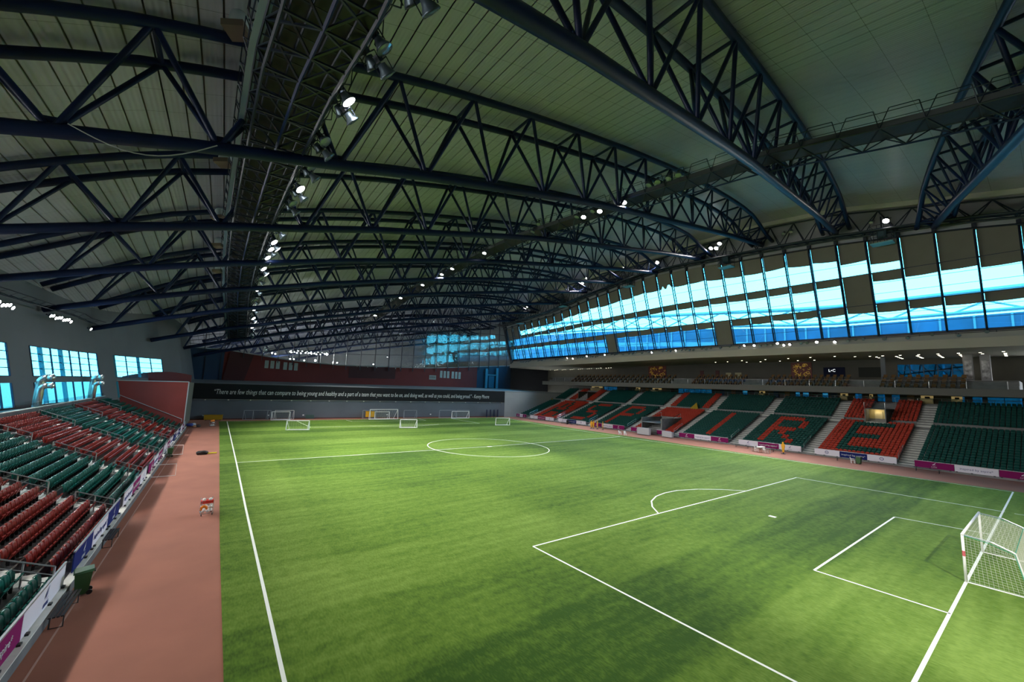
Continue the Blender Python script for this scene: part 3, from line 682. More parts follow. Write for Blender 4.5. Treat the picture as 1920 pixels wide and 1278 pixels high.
for a in range(0, 97):
    for b0, b1 in ((a, a+1),):
        mi = 1 if b1 <= 9 or b0 >= 82 else 0
        rw.quad(gp(b0, 8.2), gp(b1, 8.2), gp(b1, lerp(b1, TOPU, TOPZ)), gp(b0, lerp(b0, TOPU, TOPZ)), mi)
rwo = tag(rw.build('wall_far_upper', [MAROON, BLUEW]), kind='structure')
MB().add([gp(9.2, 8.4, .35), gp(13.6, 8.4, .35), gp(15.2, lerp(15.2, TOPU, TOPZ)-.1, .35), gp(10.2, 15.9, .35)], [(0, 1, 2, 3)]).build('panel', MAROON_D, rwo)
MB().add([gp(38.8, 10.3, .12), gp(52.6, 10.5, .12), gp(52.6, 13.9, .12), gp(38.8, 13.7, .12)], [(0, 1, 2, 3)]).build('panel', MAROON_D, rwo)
for u in (2.2, 5.3, 8.4): MB().obox(gp(u, 12, .05), GD*.06, GN*.05, (0, 0, 4)).build('joint_strip', BLACK, rwo)
POST = mat('white notice panel', (.42, .44, .42), .6, noise=.12, scale=1.5)
for base, lab in ((17.75, 'left'), (67.7, 'right')):
    for k in range(6):
        u = base+k*1.28+(.45 if k > 2 else 0); z = (13.0 if base < 30 else 12.7)-.03*k-(.12 if k > 2 and base < 30 else 0)
        o = tag(MB().obox(gp(u+.45, z, .1), GD*.43, GN*.04, (0, 0, 1.0 if base < 30 else 1.15)).build('notice_panel', POST), 'white upright notice panel on the maroon wall, %s in the %s row of six' % (ORD[k], lab), 'panel', 'white notice panels, %s row' % lab)
        m = MB()
        for j in range(7): m.obox(gp(u+.45, z-.75+j*.24, .145), GD*.3, GN*.003, (0, 0, .025))
        m.build('text_lines', mat('grey print lines', (.25, .26, .25), .7), o)
o = tag(MB().obox(gp(65.1, 11.5, .12), GD*1.2, GN*.08, (0, 0, .7)).build('digital_clock', mat('grey clock face', (.32, .33, .30), .6)), 'small grey digital clock board on the maroon wall between panels', 'clock')
text_on('0000', 1.0, mat('dark digits', (.02, .02, .02), .5), o, tuple(gp(65.1, 11.5, .21)), GD, (0, 0, 1))
for k in range(7): tag(MB().lathe([(.1, 0), (.16, .3), (0, .3)], 6).build('wall_spotlight', mat('pale lamp body', (.5, .5, .48), .5)), 'tiny pale spotlight along the top of the maroon wall, %s from the left' % ORD[k], 'spotlight', 'tiny spotlights on the maroon wall').location = gp([41, 41.6, 44, 46, 46.6, 52.5, 54][k], lerp(44, TOPU, TOPZ)-.3, .3)
# blue frame by the right end of the ledge
o = thing('door_frame', 'pale blue frame with two posts before the dark blue recess', 'frame', tuple(gp(85.6, 8.5, .6)), math.atan2(GD.y, GD.x)); PB = mat('pale blue frame', (.05, .26, .42), .5)
MB().box(-.5, .4, -.2, .2, 0, 7.0).build('post', PB, o); MB().box(4.0, 4.9, -.2, .2, 0, 7.4).build('post', PB, o); MB().box(.4, 4.0, -.15, .15, 4.6, 5.0).build('cross_rail', PB, o)
MB().box(.9, 3.3, -.1, .05, .2, 4.4).build('pane', mat('dim blue pane', (.03, .15, .26), .2), o)
# end glass
eg = struct('window_50')
MUL = [1, 5, 9, 13, 17, 20.6, 24.1, 27.5, 31, 34.4, 37.8, 41.8, 46, 50.2, 54.1, 58, 62, 66, 70.2, 74.2, 78.3, 82.4, 86.4, 90.5, 94.2, 97]
topg = lambda u: roofz(gp(u, 0).x, 118.3)+.2
for a, b in zip(MUL, MUL[1:]):
    za, zb_ = lerp(a, TOPU, TOPZ), lerp(b, TOPU, TOPZ); ta, tb = topg(a), topg(b)
    nr = 5
    for r in range(nr):
        f0, f1 = r/nr, (r+1)/nr; tl = Vector((0, 0, 0))+GN*random.uniform(-.02, .02)
        MB().quad(gp(a, za+(ta-za)*f0), gp(b, zb_+(tb-zb_)*f0), gp(b, zb_+(tb-zb_)*f1)+tl, gp(a, za+(ta-za)*f1)+tl).build('pane', GLASSE, eg)
for u in MUL:
    MB().bar(gp(u, lerp(u, TOPU, TOPZ)-1.2, .5), gp(u, topg(u), .5), .16, .3).build('mullion', NAVY2, eg)
m_ = MB()
for r in range(1, 5):
    for a, b in zip(MUL, MUL[1:]):
        za, zb_ = lerp(a, TOPU, TOPZ), lerp(b, TOPU, TOPZ); ta, tb = topg(a), topg(b)
        m_.bar(gp(a, za+(ta-za)*r/5, .2), gp(b, zb_+(tb-zb_)*r/5, .2), .12)
m_.build('transom', NAVY2, eg)
m_ = MB()
for a, b in zip(MUL, MUL[1:]): m_.bar(gp(a, lerp(a, TOPU, TOPZ)+.05, .1), gp(b, lerp(b, TOPU, TOPZ)+.05, .1), .25)
m_.build('sill', mat('pale sill', (.3, .32, .33), .6), eg)
# the hall beyond the glass
tag(MB().box(-12, 90, 119.6, 166, 7.6, 8.0).build('floor_far_hall', CONC), kind='structure')
tag(MB().box(-12, 90, 162, 162.5, 8, 40).build('wall_far_hall', WALLL), kind='structure')
tag(MB().box(-12, -11.6, 121, 163, 0, 30).build('wall_far_hall_left', WALLG), kind='structure')
tag(MB().box(85.5, 86, 117.6, 163, 0, 44).build('wall_far_hall_right', WALLL), kind='structure')
for k, y in enumerate((135, 149)):
    roof_truss((y, -.13, -10-(y-122)*.107, -6.8-(y-122)*.115), 10 if k == 0 else 10)['label'] = 'dark roof truss seen dimly through the end glass, %s one' % ('nearer', 'further')[k]
# ================================================================ outside the big windows
tag(MB().quad((-400, -400, -.6), (600, -400, -.6), (600, 600, -.6), (-400, 600, -.6)).build('ground_outside', mat('pale sand', (.30, .27, .21), .9)), kind='structure')
bl = thing('neighbour_building', 'long low building with blue facade bands and white roof trusses outside the big windows', 'building', (150, 60, 0))
FAC = mat('blue facade', (.015, .075, .165), .4, noise=.3, scale=.15); FAC2 = mat('pale facade band', (.16, .24, .30), .5)
fh = lambda y: 31.5+9.5*math.sin(math.pi/2*max(0, min(1, (y+20)/170)))
fy = list(range(-120, 301, 12))
for f0, f1, mt in [(-.02, .66, mat('pale teal lower facade', (.085, .135, .135), .5, noise=.35, scale=.12)), (.66, .80, FAC), (.80, .85, FAC2), (.85, 1, FAC)]:
    m = MB()
    for a, b in zip(fy, fy[1:]):
        m.add([(0, a, fh(a)*f0), (0, b, fh(b)*f0), (0, b, fh(b)*f1), (0, a, fh(a)*f1), (30, a, fh(a)*f0), (30, b, fh(b)*f0), (30, b, fh(b)*f1), (30, a, fh(a)*f1)], [(0, 3, 2, 1), (4, 5, 6, 7), (3, 7, 6, 2), (0, 1, 5, 4)])
    m.build('facade_band', mt, bl)
for k in range(70): y = -118+k*6; MB().box(-.35, 0, y-.2, y+.2, 0, fh(y)).build('fin', FAC2, bl)
WT = mat('white roof steel', (.24, .30, .32), .5)
r1 = lambda y: fh(y)+1.2; r2_ = lambda y: fh(y)+6.5
MB().tube([(2, y, r1(y)) for y in fy], .5, 6).build('roof_chord', WT, bl); MB().tube([(2, y, r2_(y)) for y in fy], .7, 6).build('roof_chord', WT, bl)
for a, b in zip(fy, fy[1:]): MB().bar((2, a, r1(a)), (2, b, r2_(b)), .4).build('roof_brace', WT, bl); MB().bar((2, a, r2_(a)), (2, b, r1(b)), .4).build('roof_brace', WT, bl)
o = tag(MB().box(-80, -70, 60, 130, -.6, 10.4).build('neighbour_block', FAC), 'blue block seen outside the left side windows', 'building'); MB().box(-81, -70, 60, 130, 10.4, 10.9).build('roof_slab', FAC2, o)
# ================================================================ right stand
rs = struct('floor_right_stand')
NLOW, NUP = 16, 9
def lowx(k): return 1.0+.83*k
def lowz(k): return .55+.29*k
def upx(k): return 15.6+.78*k
def upz(k): return 5.65+.39*k
prof = [(0, 0), (0, .25)]
for k in range(NLOW): prof += [(lowx(k), lowz(k-1) if k else .25), (lowx(k), lowz(k))]
prof += [(14.4, lowz(15)), (14.4, 5.2), (15.6, 5.2)]
for k in range(NUP): prof += [(upx(k), upz(k-1) if k else 5.2), (upx(k), upz(k))]
prof += [(upx(NUP), upz(NUP-1)), (upx(NUP), 9.05), (25.2, 9.05), (25.2, 0)]
prism_y([(78.6+x, z) for x, z in prof], [-2.8, 46, 97.2], 'terrace', CONC_D, rs, xf=xs0)
AIS = [-1.3]+[10.3+11.6*i for i in range(8)]
for a in AIS:
    m = MB()
    for k in range(NLOW):
        x = X0(a)+lowx(k)
        m.box(x-.42, x, a-.95, a+.95, lowz(k)-.29, lowz(k)-.14); m.box(x, x+.83, a-.95, a+.95, lowz(k), lowz(k)+.015)
    m.box(X0(a)+14.35, X0(a)+15.6, a-.95, a+.95, 5.2, 5.215)
    for k in range(NUP):
        x = X0(a)+upx(k); m.box(x-.4, x, a-.95, a+.95, upz(k)-.39, upz(k)-.19); m.box(x, x+.78, a-.95, a+.95, upz(k), upz(k)+.015)
    m.build('aisle_steps', CONC, rs)
prism_y([(78.6+14.42, 5.2), (78.6+14.75, 5.2), (78.6+14.75, 5.5), (78.6+14.42, 5.5)], [-2, 97], 'walkway_kerb', mat('pale kerb', (.55, .55, .53), .8), rs, xf=xs0)
# seat shape used in bulk: back and pan; facing -x
def seat_bulk(m, x, y, z, mi, s=-1, w=.46):
    h = w/2
    a = [(-h, .40), (h, .40), (h, .74), (h*.6, .84), (-h*.6, .84), (-h, .74)]
    f = [(x+(.10 if q[1] > .5 else 0)*-s, y+q[0], z+q[1]) for q in a]; b = [(p[0]-s*.06, p[1], p[2]) for p in f]
    m.add(f+b, [(0, 1, 2, 3, 4, 5), (11, 10, 9, 8, 7, 6)]+[(i, i+6, (i+1) % 6+6, (i+1) % 6) for i in range(6)], mi)
    m.add([(x+s*.10, y-h*.92, z+.36), (x+s*.10, y+h*.92, z+.36), (x+s*.20, y+h*.85, z+.70), (x+s*.20, y-h*.85, z+.70), (x+s*.03, y-h*.92, z+.36), (x+s*.03, y+h*.92, z+.36), (x+s*.13, y+h*.85, z+.70), (x+s*.13, y-h*.85, z+.70)],
          [(0, 1, 2, 3), (7, 6, 5, 4), (0, 4, 5, 1), (3, 2, 6, 7), (0, 3, 7, 4), (1, 5, 6, 2)], mi)
GLY = {'A': ['..X..', '.X.X.', '.X.X.', 'X...X', 'XXXXX', 'X...X', 'X...X'], 'S': ['.XXXX', 'X....', 'X....', '.XXX.', '....X', '....X', 'XXXX.'], 'P': ['XXXX.', 'X...X', 'X...X', 'XXXX.', 'X....', 'X....', 'X....'],
       'I': ['..X..']*7, 'R': ['XXXX.', 'X...X', 'X...X', 'XXXX.', 'X.X..', 'X..X.', 'X...X'], 'E': ['XXXXX', 'X....', 'X....', 'XXXX.', 'X....', 'X....', 'XXXXX']}
BLK = [('', 1, 1), ('E', 0, 0), ('R', 1, 1), ('I', 1, 1), ('T', 0, 2), ('P', 1, 1), ('S', 1, 1), ('A', 0, 0), ('', 1, 1)]   # letter, base colour (1 green), upper colour
stand = MB()
for bi, (ch, base, up_) in enumerate(BLK):
    y0 = AIS[bi]+.95; y1 = (AIS[bi+1]-.95) if bi+1 < len(AIS) else 96.8
    n = int((y1-y0)/.53)
    for k in range(NLOW):
        for j in range(n):
            y = y0+(j+.5)*(y1-y0)/n; c = base
            if ch == 'T' and k < 9 and 48.4 < y < 53.6: continue
            if ch == 'E' and k > 14 and 14.7 < y < 17.7: continue
            if ch in GLY:
                row = 6-(k-1)//2 if 1 <= k <= 14 else -1; col = int((1-(j+.5)/n)*8)-1
                if 0 <= row < 7 and 0 <= col-0 < 6:
                    cc = int(((1-(j+.5)/n)-.2)/.6*5)
                    if (1-(j+.5)/n) >= .2 and 0 <= cc < 5 and GLY[ch][row][cc] == 'X': c = 1-base
            seat_bulk(stand, X0(y)+lowx(k)+.52, y, lowz(k), c)
    for k in range(NUP):
        for j in range(n):
            y = y0+(j+.5)*(y1-y0)/n; c = up_ if up_ < 2 else (0 if (y < 47.6 or y > 54.2) else 1)
            if ch == 'E' and 14.7 < y < 17.7: continue
            if ch == 'A' and 83.5 < y < 88: continue
            seat_bulk(stand, X0(y)+upx(k)+.48, y, upz(k), c)
tag(stand.build('stadium_seats', [SEATR2, SEATG2]), 'thousands of red and green tip-up seats filling the long stand, spelling six letters', 'seats', kind='stuff')
# openings through the stand
o = tag(link('stand_doorway', None, None, (X0(16.2)+14.6, 16.2, 5.2)), kind='structure')
MB().box(2.2, 2.4, -1.3, 1.3, 0, 2.5).build('lit_wall', BEIGE, o)
m = MB(); m.box(-.3, 2.3, -1.45, -1.3, 0, 2.6); m.box(-.3, 2.3, 1.3, 1.45, 0, 2.6); m.box(.6, 2.4, -1.45, 1.45, 2.5, 2.65); m.box(2.3, 8.2, -1.45, 1.45, 0, 2.65); m.build('side_walls', CONC_D, o)
MB().box(2.1, 2.2, -.55, .55, 0, 2.1).build('opening', mat('warm lit passage', (.6, .5, .28), .7), o)
pl = bpy.data.lights.new('passage_lamp', 'POINT'); pl.energy = 30; pl.color = (1, .85, .5); pl.shadow_soft_size = .2; link('passage_lamp', pl, o, (1.5, 0, 2.2))
for yy in (-1.4, 1.4): MB().tube([(-.3, yy, 2.6), (-.3, yy, 3.7), (7.8, yy, 3.9), (7.8, yy, 2.6)], .04, 4).build('rail', STEEL, o)
MB().box(-.02, .02, -1.4, 1.4, 2.65, 3.6).build('glass_guard', GLASSB, o)
o = tag(link('tunnel_mouth', None, None, (X0(51), 51, 0)), kind='structure')
m = MB(); m.box(.6, 8.4, -2.6, -2.4, .3, 3.6); m.box(.6, 8.4, 2.4, 2.6, .3, 3.6); m.box(8.2, 8.6, -2.6, 2.6, .3, 3.7); m.build('side_walls', CONC_D, o)
MB().box(7.9, 8.2, -1.8, 1.8, .6, 2.9).build('tunnel_shade_slab', BLACKB, o); MB().box(.2, 8.2, -2.4, 2.4, 2.55, 2.62).build('canopy', mat('grey tunnel canopy', (.24, .25, .26), .5), o)  # black slab painted as the shade inside the tunnel
for yy in (-2.5, 2.5): MB().tube([(.6, yy, 1.4), (.6, yy, 2.4), (8.2, yy, 4.6), (8.2, yy, 3.6)], .05, 4).build('rail', STEEL, o)
m = MB(); m.box(X0(85.7)+15.4, X0(85.7)+22.4, 83.8, 87.8, 5.2, 5.9); m.box(X0(85.7)+17, X0(85.7)+22.4, 83.7, 83.9, 5.2, 8.6); m.box(X0(85.7)+17, X0(85.7)+22.4, 87.7, 87.9, 5.2, 8.6)
tag(m.build('stand_passage', mat('dark passage', (.05, .05, .045), .8)), kind='structure')
o = tag(MB().add([(X0(50)+14.6, 47.8, 5.3), (X0(50)+14.6, 50.4, 5.3), (X0(50)+16, 49.0, 7.2)], [(0, 1, 2)]).add([(X0(50)+14.7, 47.8, 5.3), (X0(50)+14.7, 50.4, 5.3), (X0(50)+16.1, 49.0, 7.2)], [(0, 2, 1)]).build('canvas_drape', mat('mustard cloth', (.40, .27, .02), .8)), 'mustard yellow triangular cloth above the tunnel in the long stand', 'cloth')
for i, a in enumerate(AIS[1:]):
    r = tag(link('aisle_rail', None, None, (X0(a)+1.2, a+.95, .6)), 'slim white stair rail beside the stand aisle, %s from the near end' % ORD[i], 'railing', 'stair rails on the long stand')
    MB().tube([(0, 0, .1), (0, 0, 1.0), (3.2, 0, 2.15), (3.2, 0, 1.2)], .035, 4).build('rail_tube', STEEL, r); MB().tube([(0, 0, .55), (3.2, 0, 1.7)], .025, 4).build('lower_tube', STEEL, r)
# ---------------------------------------------------------------- advertising boards
def swoosh(m, s, mi=0):      # feather-like emblem in the local x-z plane
    P = [(-.5, -.3), (-.15, -.22), (.2, .0), (.42, .38), (.5, .75), (.25, .45), (-.02, .22), (-.3, .02)]
    m.add([(x*s, -.012, z*s) for x, z in P], [tuple(range(len(P)))], mi)
    m.add([(x*s*.6+.18*s, -.012, z*s*.22-.42*s) for x, z in P], [tuple(range(len(P)))], mi)
BCOL = {'p': (PURPLE, TEXTW, 'purple'), 'w': (WHITEB, NAVYT, 'white'), 'b': (BLUEB, TEXTW, 'blue')}
FACEI = {}
def board(code, content, p0, p1, z0, z1, nrm, label, grp, lean=0):
    mt, tm, nm = BCOL[code]; p0, p1 = Vector((*p0, 0)), Vector((*p1, 0)); d = (p1-p0); L = d.length; d.normalize()
    o = tag(link('advertising_board', None, None, tuple((p0+p1)/2+Vector((0, 0, z0)))), label, 'board', grp)
    R = d if d.cross(Vector((0, 0, 1))).dot(nrm) > 0 else -d          # right direction for a reader facing the board
    N = Vector(nrm); h = z1-z0
    MB().obox((0, 0, h/2), d*(L/2-.02), N*.02, (0, 0, h/2)).build('panel', mt, o)
    MB().bar(d*(-L/2)+Vector((0, 0, h+.03)), d*(L/2)+Vector((0, 0, h+.03)), .07).build('top_rail', STEEL, o)
    m = MB()
    for t in (-.4, .1, .45): m.obox(d*(t*L)+N*.07+Vector((0, 0, -.02)), d*.09, N*.05, (0, 0, .05))
    m.build('foot_clip', DARKF, o)
    rot = Matrix(((R.x, -N.x, 0), (R.y, -N.y, 0), (0, 0, 1))).to_4x4()
    if content == 'text':
        text_on('inspired by aspire*', h*.44, tm, o, tuple(N*.03+Vector((0, 0, h*.5))), R, (0, 0, 1))
    elif content == 'logo':
        m = MB(); swoosh(m, h*.42); e = m.build('emblem', tm, o); e.matrix_local = rot; e.location = N*.03+Vector((0, 0, h*.62))
        text_on('ASPIRE', h*.22, tm, o, tuple(N*.03+Vector((0, 0, h*.22))), R, (0, 0, 1))
    elif content == 'crest':
        m = MB(); m.lathe([(.28*h, 0), (.20*h, 0)], 14, ax=(0, -1, 0)); m.add([(-.12*h, -.0, -.02*h), (.12*h, 0, -.02*h), (.12*h, 0, .05*h), (-.12*h, 0, .05*h)], [(0, 1, 2, 3)])
        e = m.build('emblem', tm, o); e.matrix_local = rot; e.location = N*.03+Vector((0, 0, h*.55))
    return o
RB = [[('p', 'logo'), ('w', 'text'), ('p', 'logo')], [('w', 'crest'), ('b', 'text'), ('w', 'crest')], [('w', 'logo'), ('p', 'text'), ('w', 'logo')], [('p', 'logo'), ('w', 'text'), ('p', 'logo')], None,
      [('p', 'logo'), ('w', 'text'), ('p', 'logo')], [('w', 'logo'), ('b', 'text'), ('w', 'crest')], [('w', 'logo'), ('p', 'text'), ('w', 'logo')], [('p', 'logo'), ('w', 'text'), ('p', 'logo')]]
SEC = ['nearest plain green', 'letter E', 'letter R', 'letter I', 'tunnel', 'letter P', 'letter S', 'letter A', 'furthest plain green']
for bi, row in enumerate(RB):
    y0 = AIS[bi]+.9; y1 = (AIS[bi+1]-.9) if bi+1 < len(AIS) else 97
    if bi == 0: y0 = -2
    if row is None: row = [('p', 'logo'), None, ('p', 'logo')]
    for j, it in enumerate(row):
        if it is None: continue
        a = y0+(y1-y0)*(2-j)/3 if bi else y0+(y1-y0)*(2-j)/3; b = a+(y1-y0)/3
        board(it[0], it[1], (X0(a)-.05, a), (X0(b)-.05, b), .28, 1.15, (-1, 0, 0), '%s advertising board, %s of three, under the %s seat block' % (BCOL[it[0]][2], ['leftmost', 'middle', 'rightmost'][j], SEC[bi]), 'advertising boards along the long stand')
# ================================================================ gallery seats
def gallery_seat():
    o = thing('gallery_seat', 'x', 'seat', (0, 0, 0), 0, 'tan gallery seats')
    MB().box(-.30, .22, -.27, .27, .38, .52).build('cushion', TAN, o)
    MB().add([(.16, -.28, .45), (.26, -.28, .45), (.40, -.26, .98), (.33, -.26, .98), (.16, .28, .45), (.26, .28, .45), (.40, .26, .98), (.33, .26, .98)], [(0, 1, 2, 3), (7, 6, 5, 4), (0, 3, 7, 4), (1, 5, 6, 2), (3, 2, 6, 7), (0, 4, 5, 1)]).build('backrest', TAN, o)
    m = MB(); m.box(-.25, .22, -.33, -.28, 0, .62); m.box(-.25, .22, .28, .33, 0, .62); m.build('armrests', DARKF, o)
    return o
gs = gallery_seat(); first = True
for bank, (a, b), nm in ((0, (5.0, 15.4), 'before the daylight window'), (1, (19.5, 33.2), 'before the nearer mural and screens'), (2, (37.5, 49), 'before the pale posters'), (3, (54, 88), 'in the far dim gallery')):
    for r, (xa, z) in enumerate([(92.35, 11.45), (93.65, 12.25), (94.95, 13.05)]):
        n = int((b-a)/1.02); lab0 = 'tan gallery seat, %s row %s, %%s from the near end' % (['front', 'middle', 'rear'][r], nm)
        if bank == 3: n = int((b-a)/1.5)
        for j in range(n):
            y = a+(j+.5)*(b-a)/n; loc = (xa+SKEW*y, y, z); lab = lab0 % ORD[j]
            if first: gs.location = loc; gs['label'] = lab; first = False; gs['group'] = 'tan gallery seats, front row'
            else: dup(gs, loc, 0, lab, 'tan gallery seats, %s row %s' % (['front', 'middle', 'rear'][r], nm))
# concourse furniture seen under the balcony
for i, (a, b) in enumerate([(106.6, 103.8), (92.7, 87.9), (74.3, 72.8), (68.4, 65.4), (39.0, 37.8), (23.5, 22.3), (18.9, 18.4), (11.7, 10.1), (7.9, 6.6)]):
    if b > 96: continue
    o = thing('kiosk', 'pale lit kiosk at the rear concourse under the balcony, %s from the near end' % ORD[8-i], 'kiosk', (101.5-.0, (a+b)/2, 9.05), 0, 'kiosks on the concourse'); w_ = abs(a-b)/2
    MB().box(-.3, .3, -w_, w_, 0, .95).build('counter', BEIGE, o); MB().box(.3, .45, -w_, w_, .95, 1.85).build('back_panel', mat('glowing kiosk panel', (.5, .42, .22), .6, emit=.22, ecol=(.9, .65, .25)), o); MB().box(-.1, .0, -w_*.5, w_*.3, .95, 1.3).build('menu_sign', mat('small dark sign', (.06, .04, .03), .6), o)  # back panel made to look lit by its own emission
for i, y in enumerate([-.5, 13.2, 24.8, 28.2, 33.5, 35.8, 41, 45.5, 48.3, 62.5, 71, 78.5]):
    tag(MB().box(102.7, 102.9, y-.5, y+.5, 9.05, 10.7).build('concourse_door', [mat('dark red door', (.06, .010, .010), .5), mat('orange door', (.22, .09, .02), .5), BLUEW][i % 3]), '%s door in the concourse rear wall, %s from the near end' % (['dark red', 'dull orange', 'dark blue'][i % 3], ORD[i]), 'door', 'concourse doors')
o = thing('concourse_rail', 'slim grey guard rail behind the top row of the long stand', 'railing', (0, 0, 0))
MB().bar((X0(0)+23.0, 0, 10.0), (X0(96)+23.0, 96, 10.0), .05).build('top_rail', STEEL, o)
for k in range(33): y = k*3; MB().bar((X0(y)+23.0, y, 9.0), (X0(y)+23.0, y, 10.0), .05).build('post', STEEL, o)
# ================================================================ left stand
ls = struct('floor_left_stand')
RX_ = lambda k: -7.98-.752*k
RZ = lambda k: .38+.355*k
NR = 13
prof = [(-7.15, 0), (-7.15, .42), (-7.45, .42)]
for k in range(NR): prof += [(RX_(k)+.33, RZ(k-1) if k else .42), (RX_(k)+.33, RZ(k))]
xe = RX_(NR)+.33
prof += [(xe, RZ(NR-1)), (xe, 5.75), (xe-.25, 5.75), (xe-.25, 0)]
prism_y(prof, [-14, 88], 'terrace', mat('dark stand concrete', (.105, .11, .12), .85, noise=.2, scale=1.2), ls)
MB().box(-7.45, -7.14, -14, 88, .42, .46).build('kerb_top', mat('white kerb top', (.66, .66, .62), .8, noise=.1, scale=2), ls)
MB().box(xe-.27, xe+.02, -14, 88, 5.75, 5.80).build('parapet_cap', CONC, ls)
for k in range(1, NR): MB().box(RX_(k)+.28, RX_(k)+.335, -14, 88, RZ(k)-.03, RZ(k)+.012).build('step_edge', CONC, ls)
AL = [22.5+11.2*i for i in range(6)]
for a in [11.3]+AL:
    m = MB()
    for k in range(NR):
        m.box(RX_(k)-.42, RX_(k)+.34, a-.62, a+.62, RZ(k), RZ(k)+.015)
        if k: m.box(RX_(k)+.33, RX_(k)+.70, a-.55, a+.55, RZ(k-1)+.015, RZ(k-1)+.19)
    m.build('aisle_steps', mat('white worn concrete', (.62, .61, .58), .85, noise=.22, scale=2.5), ls)
# seats: 300 nearest as individuals, the rest in bulk
def tipup_seat(mt, nm):
    o = thing('stadium_seat', 'x', 'stadium seat', (0, 0, 0), 0, 'x')
    m = MB(); n = 7; F = []; Bk = []      # back shell with a rolled top, facing +x
    prof2 = [(.02, .36), (.0, .55), (-.03, .72), (-.07, .80), (-.115, .815), (-.15, .79)]
    ws = [.17, .19, .195, .19, .165, .115]
    for (px_, pz_), w_ in zip(prof2, ws):
        for q in (-1, -.5, .5, 1): m.v.append((px_-(.0 if abs(q) < 1 else -.025), q*w_, pz_-(.025 if abs(q) == 1 and pz_ > .7 else 0)))
    for i in range(5):
        for j in range(3): m.f.append((4*i+j, 4*i+j+1, 4*i+j+5, 4*i+j+4)); m.m.append(0)
    k0 = len(m.v)
    for (px_, pz_), w_ in zip(prof2, ws):
        for q in (-1, 1): m.v.append((px_-.045, q*w_, pz_-.03))
    for i in range(5): m.f.append((k0+2*i+1, k0+2*i, k0+2*i+2, k0+2*i+3)); m.m.append(0); m.f.append((4*i, 4*i+4, k0+2*i+2, k0+2*i)); m.m.append(0); m.f.append((4*i+3, k0+2*i+1, k0+2*i+3, 4*i+7)); m.m.append(0)
    m.build('backrest', mt, o, True)
    m = MB(); m.add([(.10, -.10, .32), (.10, .10, .32), (.24, .185, .62), (.24, -.185, .62), (.15, -.10, .31), (.15, .10, .31), (.285, .17, .60), (.285, -.17, .60)], [(0, 1, 2, 3), (7, 6, 5, 4), (0, 4, 5, 1), (3, 2, 6, 7), (0, 3, 7, 4), (1, 5, 6, 2)])
    m.build('seat_pan', mt, o)
    m = MB(); m.bar((-.02, 0, 0), (.02, 0, .36), .07, .07); m.bar((.0, -.2, .33), (.0, .2, .33), .06, .06); m.build('bracket', DARKF, o)
    m = MB(); m.box(.02, .12, -.235, -.215, .0, .34); m.build('side_arm', DARKF, o)
    return o
protoR, protoG = tipup_seat(SEATR, 'red'), tipup_seat(SEATG, 'green')
seats = []
BL = []
edges = [11.3]+AL+[88]
for bi in range(7):
    y0 = edges[bi]+.65; y1 = edges[bi+1]-(.65 if bi < 6 else .3); n = int((y1-y0)/.485)
    for k in range(NR):
        for j in range(n): seats.append((bi, k, n-1-j, n, y0+(j+.5)*(y1-y0)/n))
BNAME = ['nearest green block', 'nearest red block', 'second green block']
vis = []
for s_ in seats:
    p = to_px((RX_(s_[1]), s_[4], RZ(s_[1])+.6))
    if p and -15 < p[0] < 1920 and -20 < p[1] < 1300: vis.append((p[2], s_))
vis.sort(key=lambda t: t[0]); ind = set(t[1] for t in vis[:300])
fr, fg = True, True; bulk = MB()
for s_ in seats:
    bi, k, j, n, y = s_; loc = (RX_(k), y, RZ(k)); red = bi % 2 == 1
    if s_ in ind:
        lab = '%s tip-up seat, %s block, %s row up, %s from its far aisle' % ('red' if red else 'green', BNAME[bi].replace(' block', '') if bi < 3 else ORD[bi], 'front' if k == 0 else ORD[k], ORD[j])
        lab = lab.replace('front row up', 'front row')
        grp = '%s seats, %s row' % (BNAME[bi] if bi < 3 else ORD[bi], ORD[k])
        if red and fr: protoR.location = loc; protoR['label'] = lab; protoR['group'] = grp; fr = False
        elif not red and fg: protoG.location = loc; protoG['label'] = lab; protoG['group'] = grp; fg = False
        else: dup(protoR if red else protoG, loc, 0, lab, grp)
    elif y > 12: seat_bulk(bulk, loc[0], loc[1], loc[2], 0 if red else 1, 1, .43)
for o, f in ((protoR, fr), (protoG, fg)):
    if f:
        for c in list(o.children): bpy.data.objects.remove(c)
        bpy.data.objects.remove(o)
tag(bulk.build('stadium_seats', [SEATR, SEATG]), 'many rows of red and green tip-up seats further along the side stand', 'seats', kind='stuff')
# handrails across the aisles
def handrail(a, k0, k1, lab):
    o = thing('handrail', lab, 'railing', (RX_(k0)+.36, a, RZ(k0)), 0, 'grey handrails on the side stand aisles')
    off = Vector(o.location); P = [Vector((RX_(k0)+.36+(RX_(k1)-RX_(k0)-.3)*t, a, RZ(k0)+(RZ(k1)-RZ(k0))*t))-off for t in (0, .5, 1)]
    for p in P: MB().tube([p-Vector((0, 0, .05)), p+Vector((0, 0, 1.0))], .034, 6).build('post', STEEL, o)
    for h, nm in ((1.0, 'top_rail'), (.66, 'middle_rail'), (.33, 'lower_rail')): MB().tube([P[0]+Vector((0, 0, h)), P[2]+Vector((0, 0, h))], .032 if h == 1 else .022, 6).build(nm, STEEL, o)
for i, a in enumerate(AL):
    for q, (k0, k1) in enumerate(((0, 2), (4, 7), (9, 12))): handrail(a-.75, k0, k1, 'grey tubular handrail, %s one on the %s side-stand aisle from the camera' % (['bottom', 'middle', 'top'][q], ORD[i]))
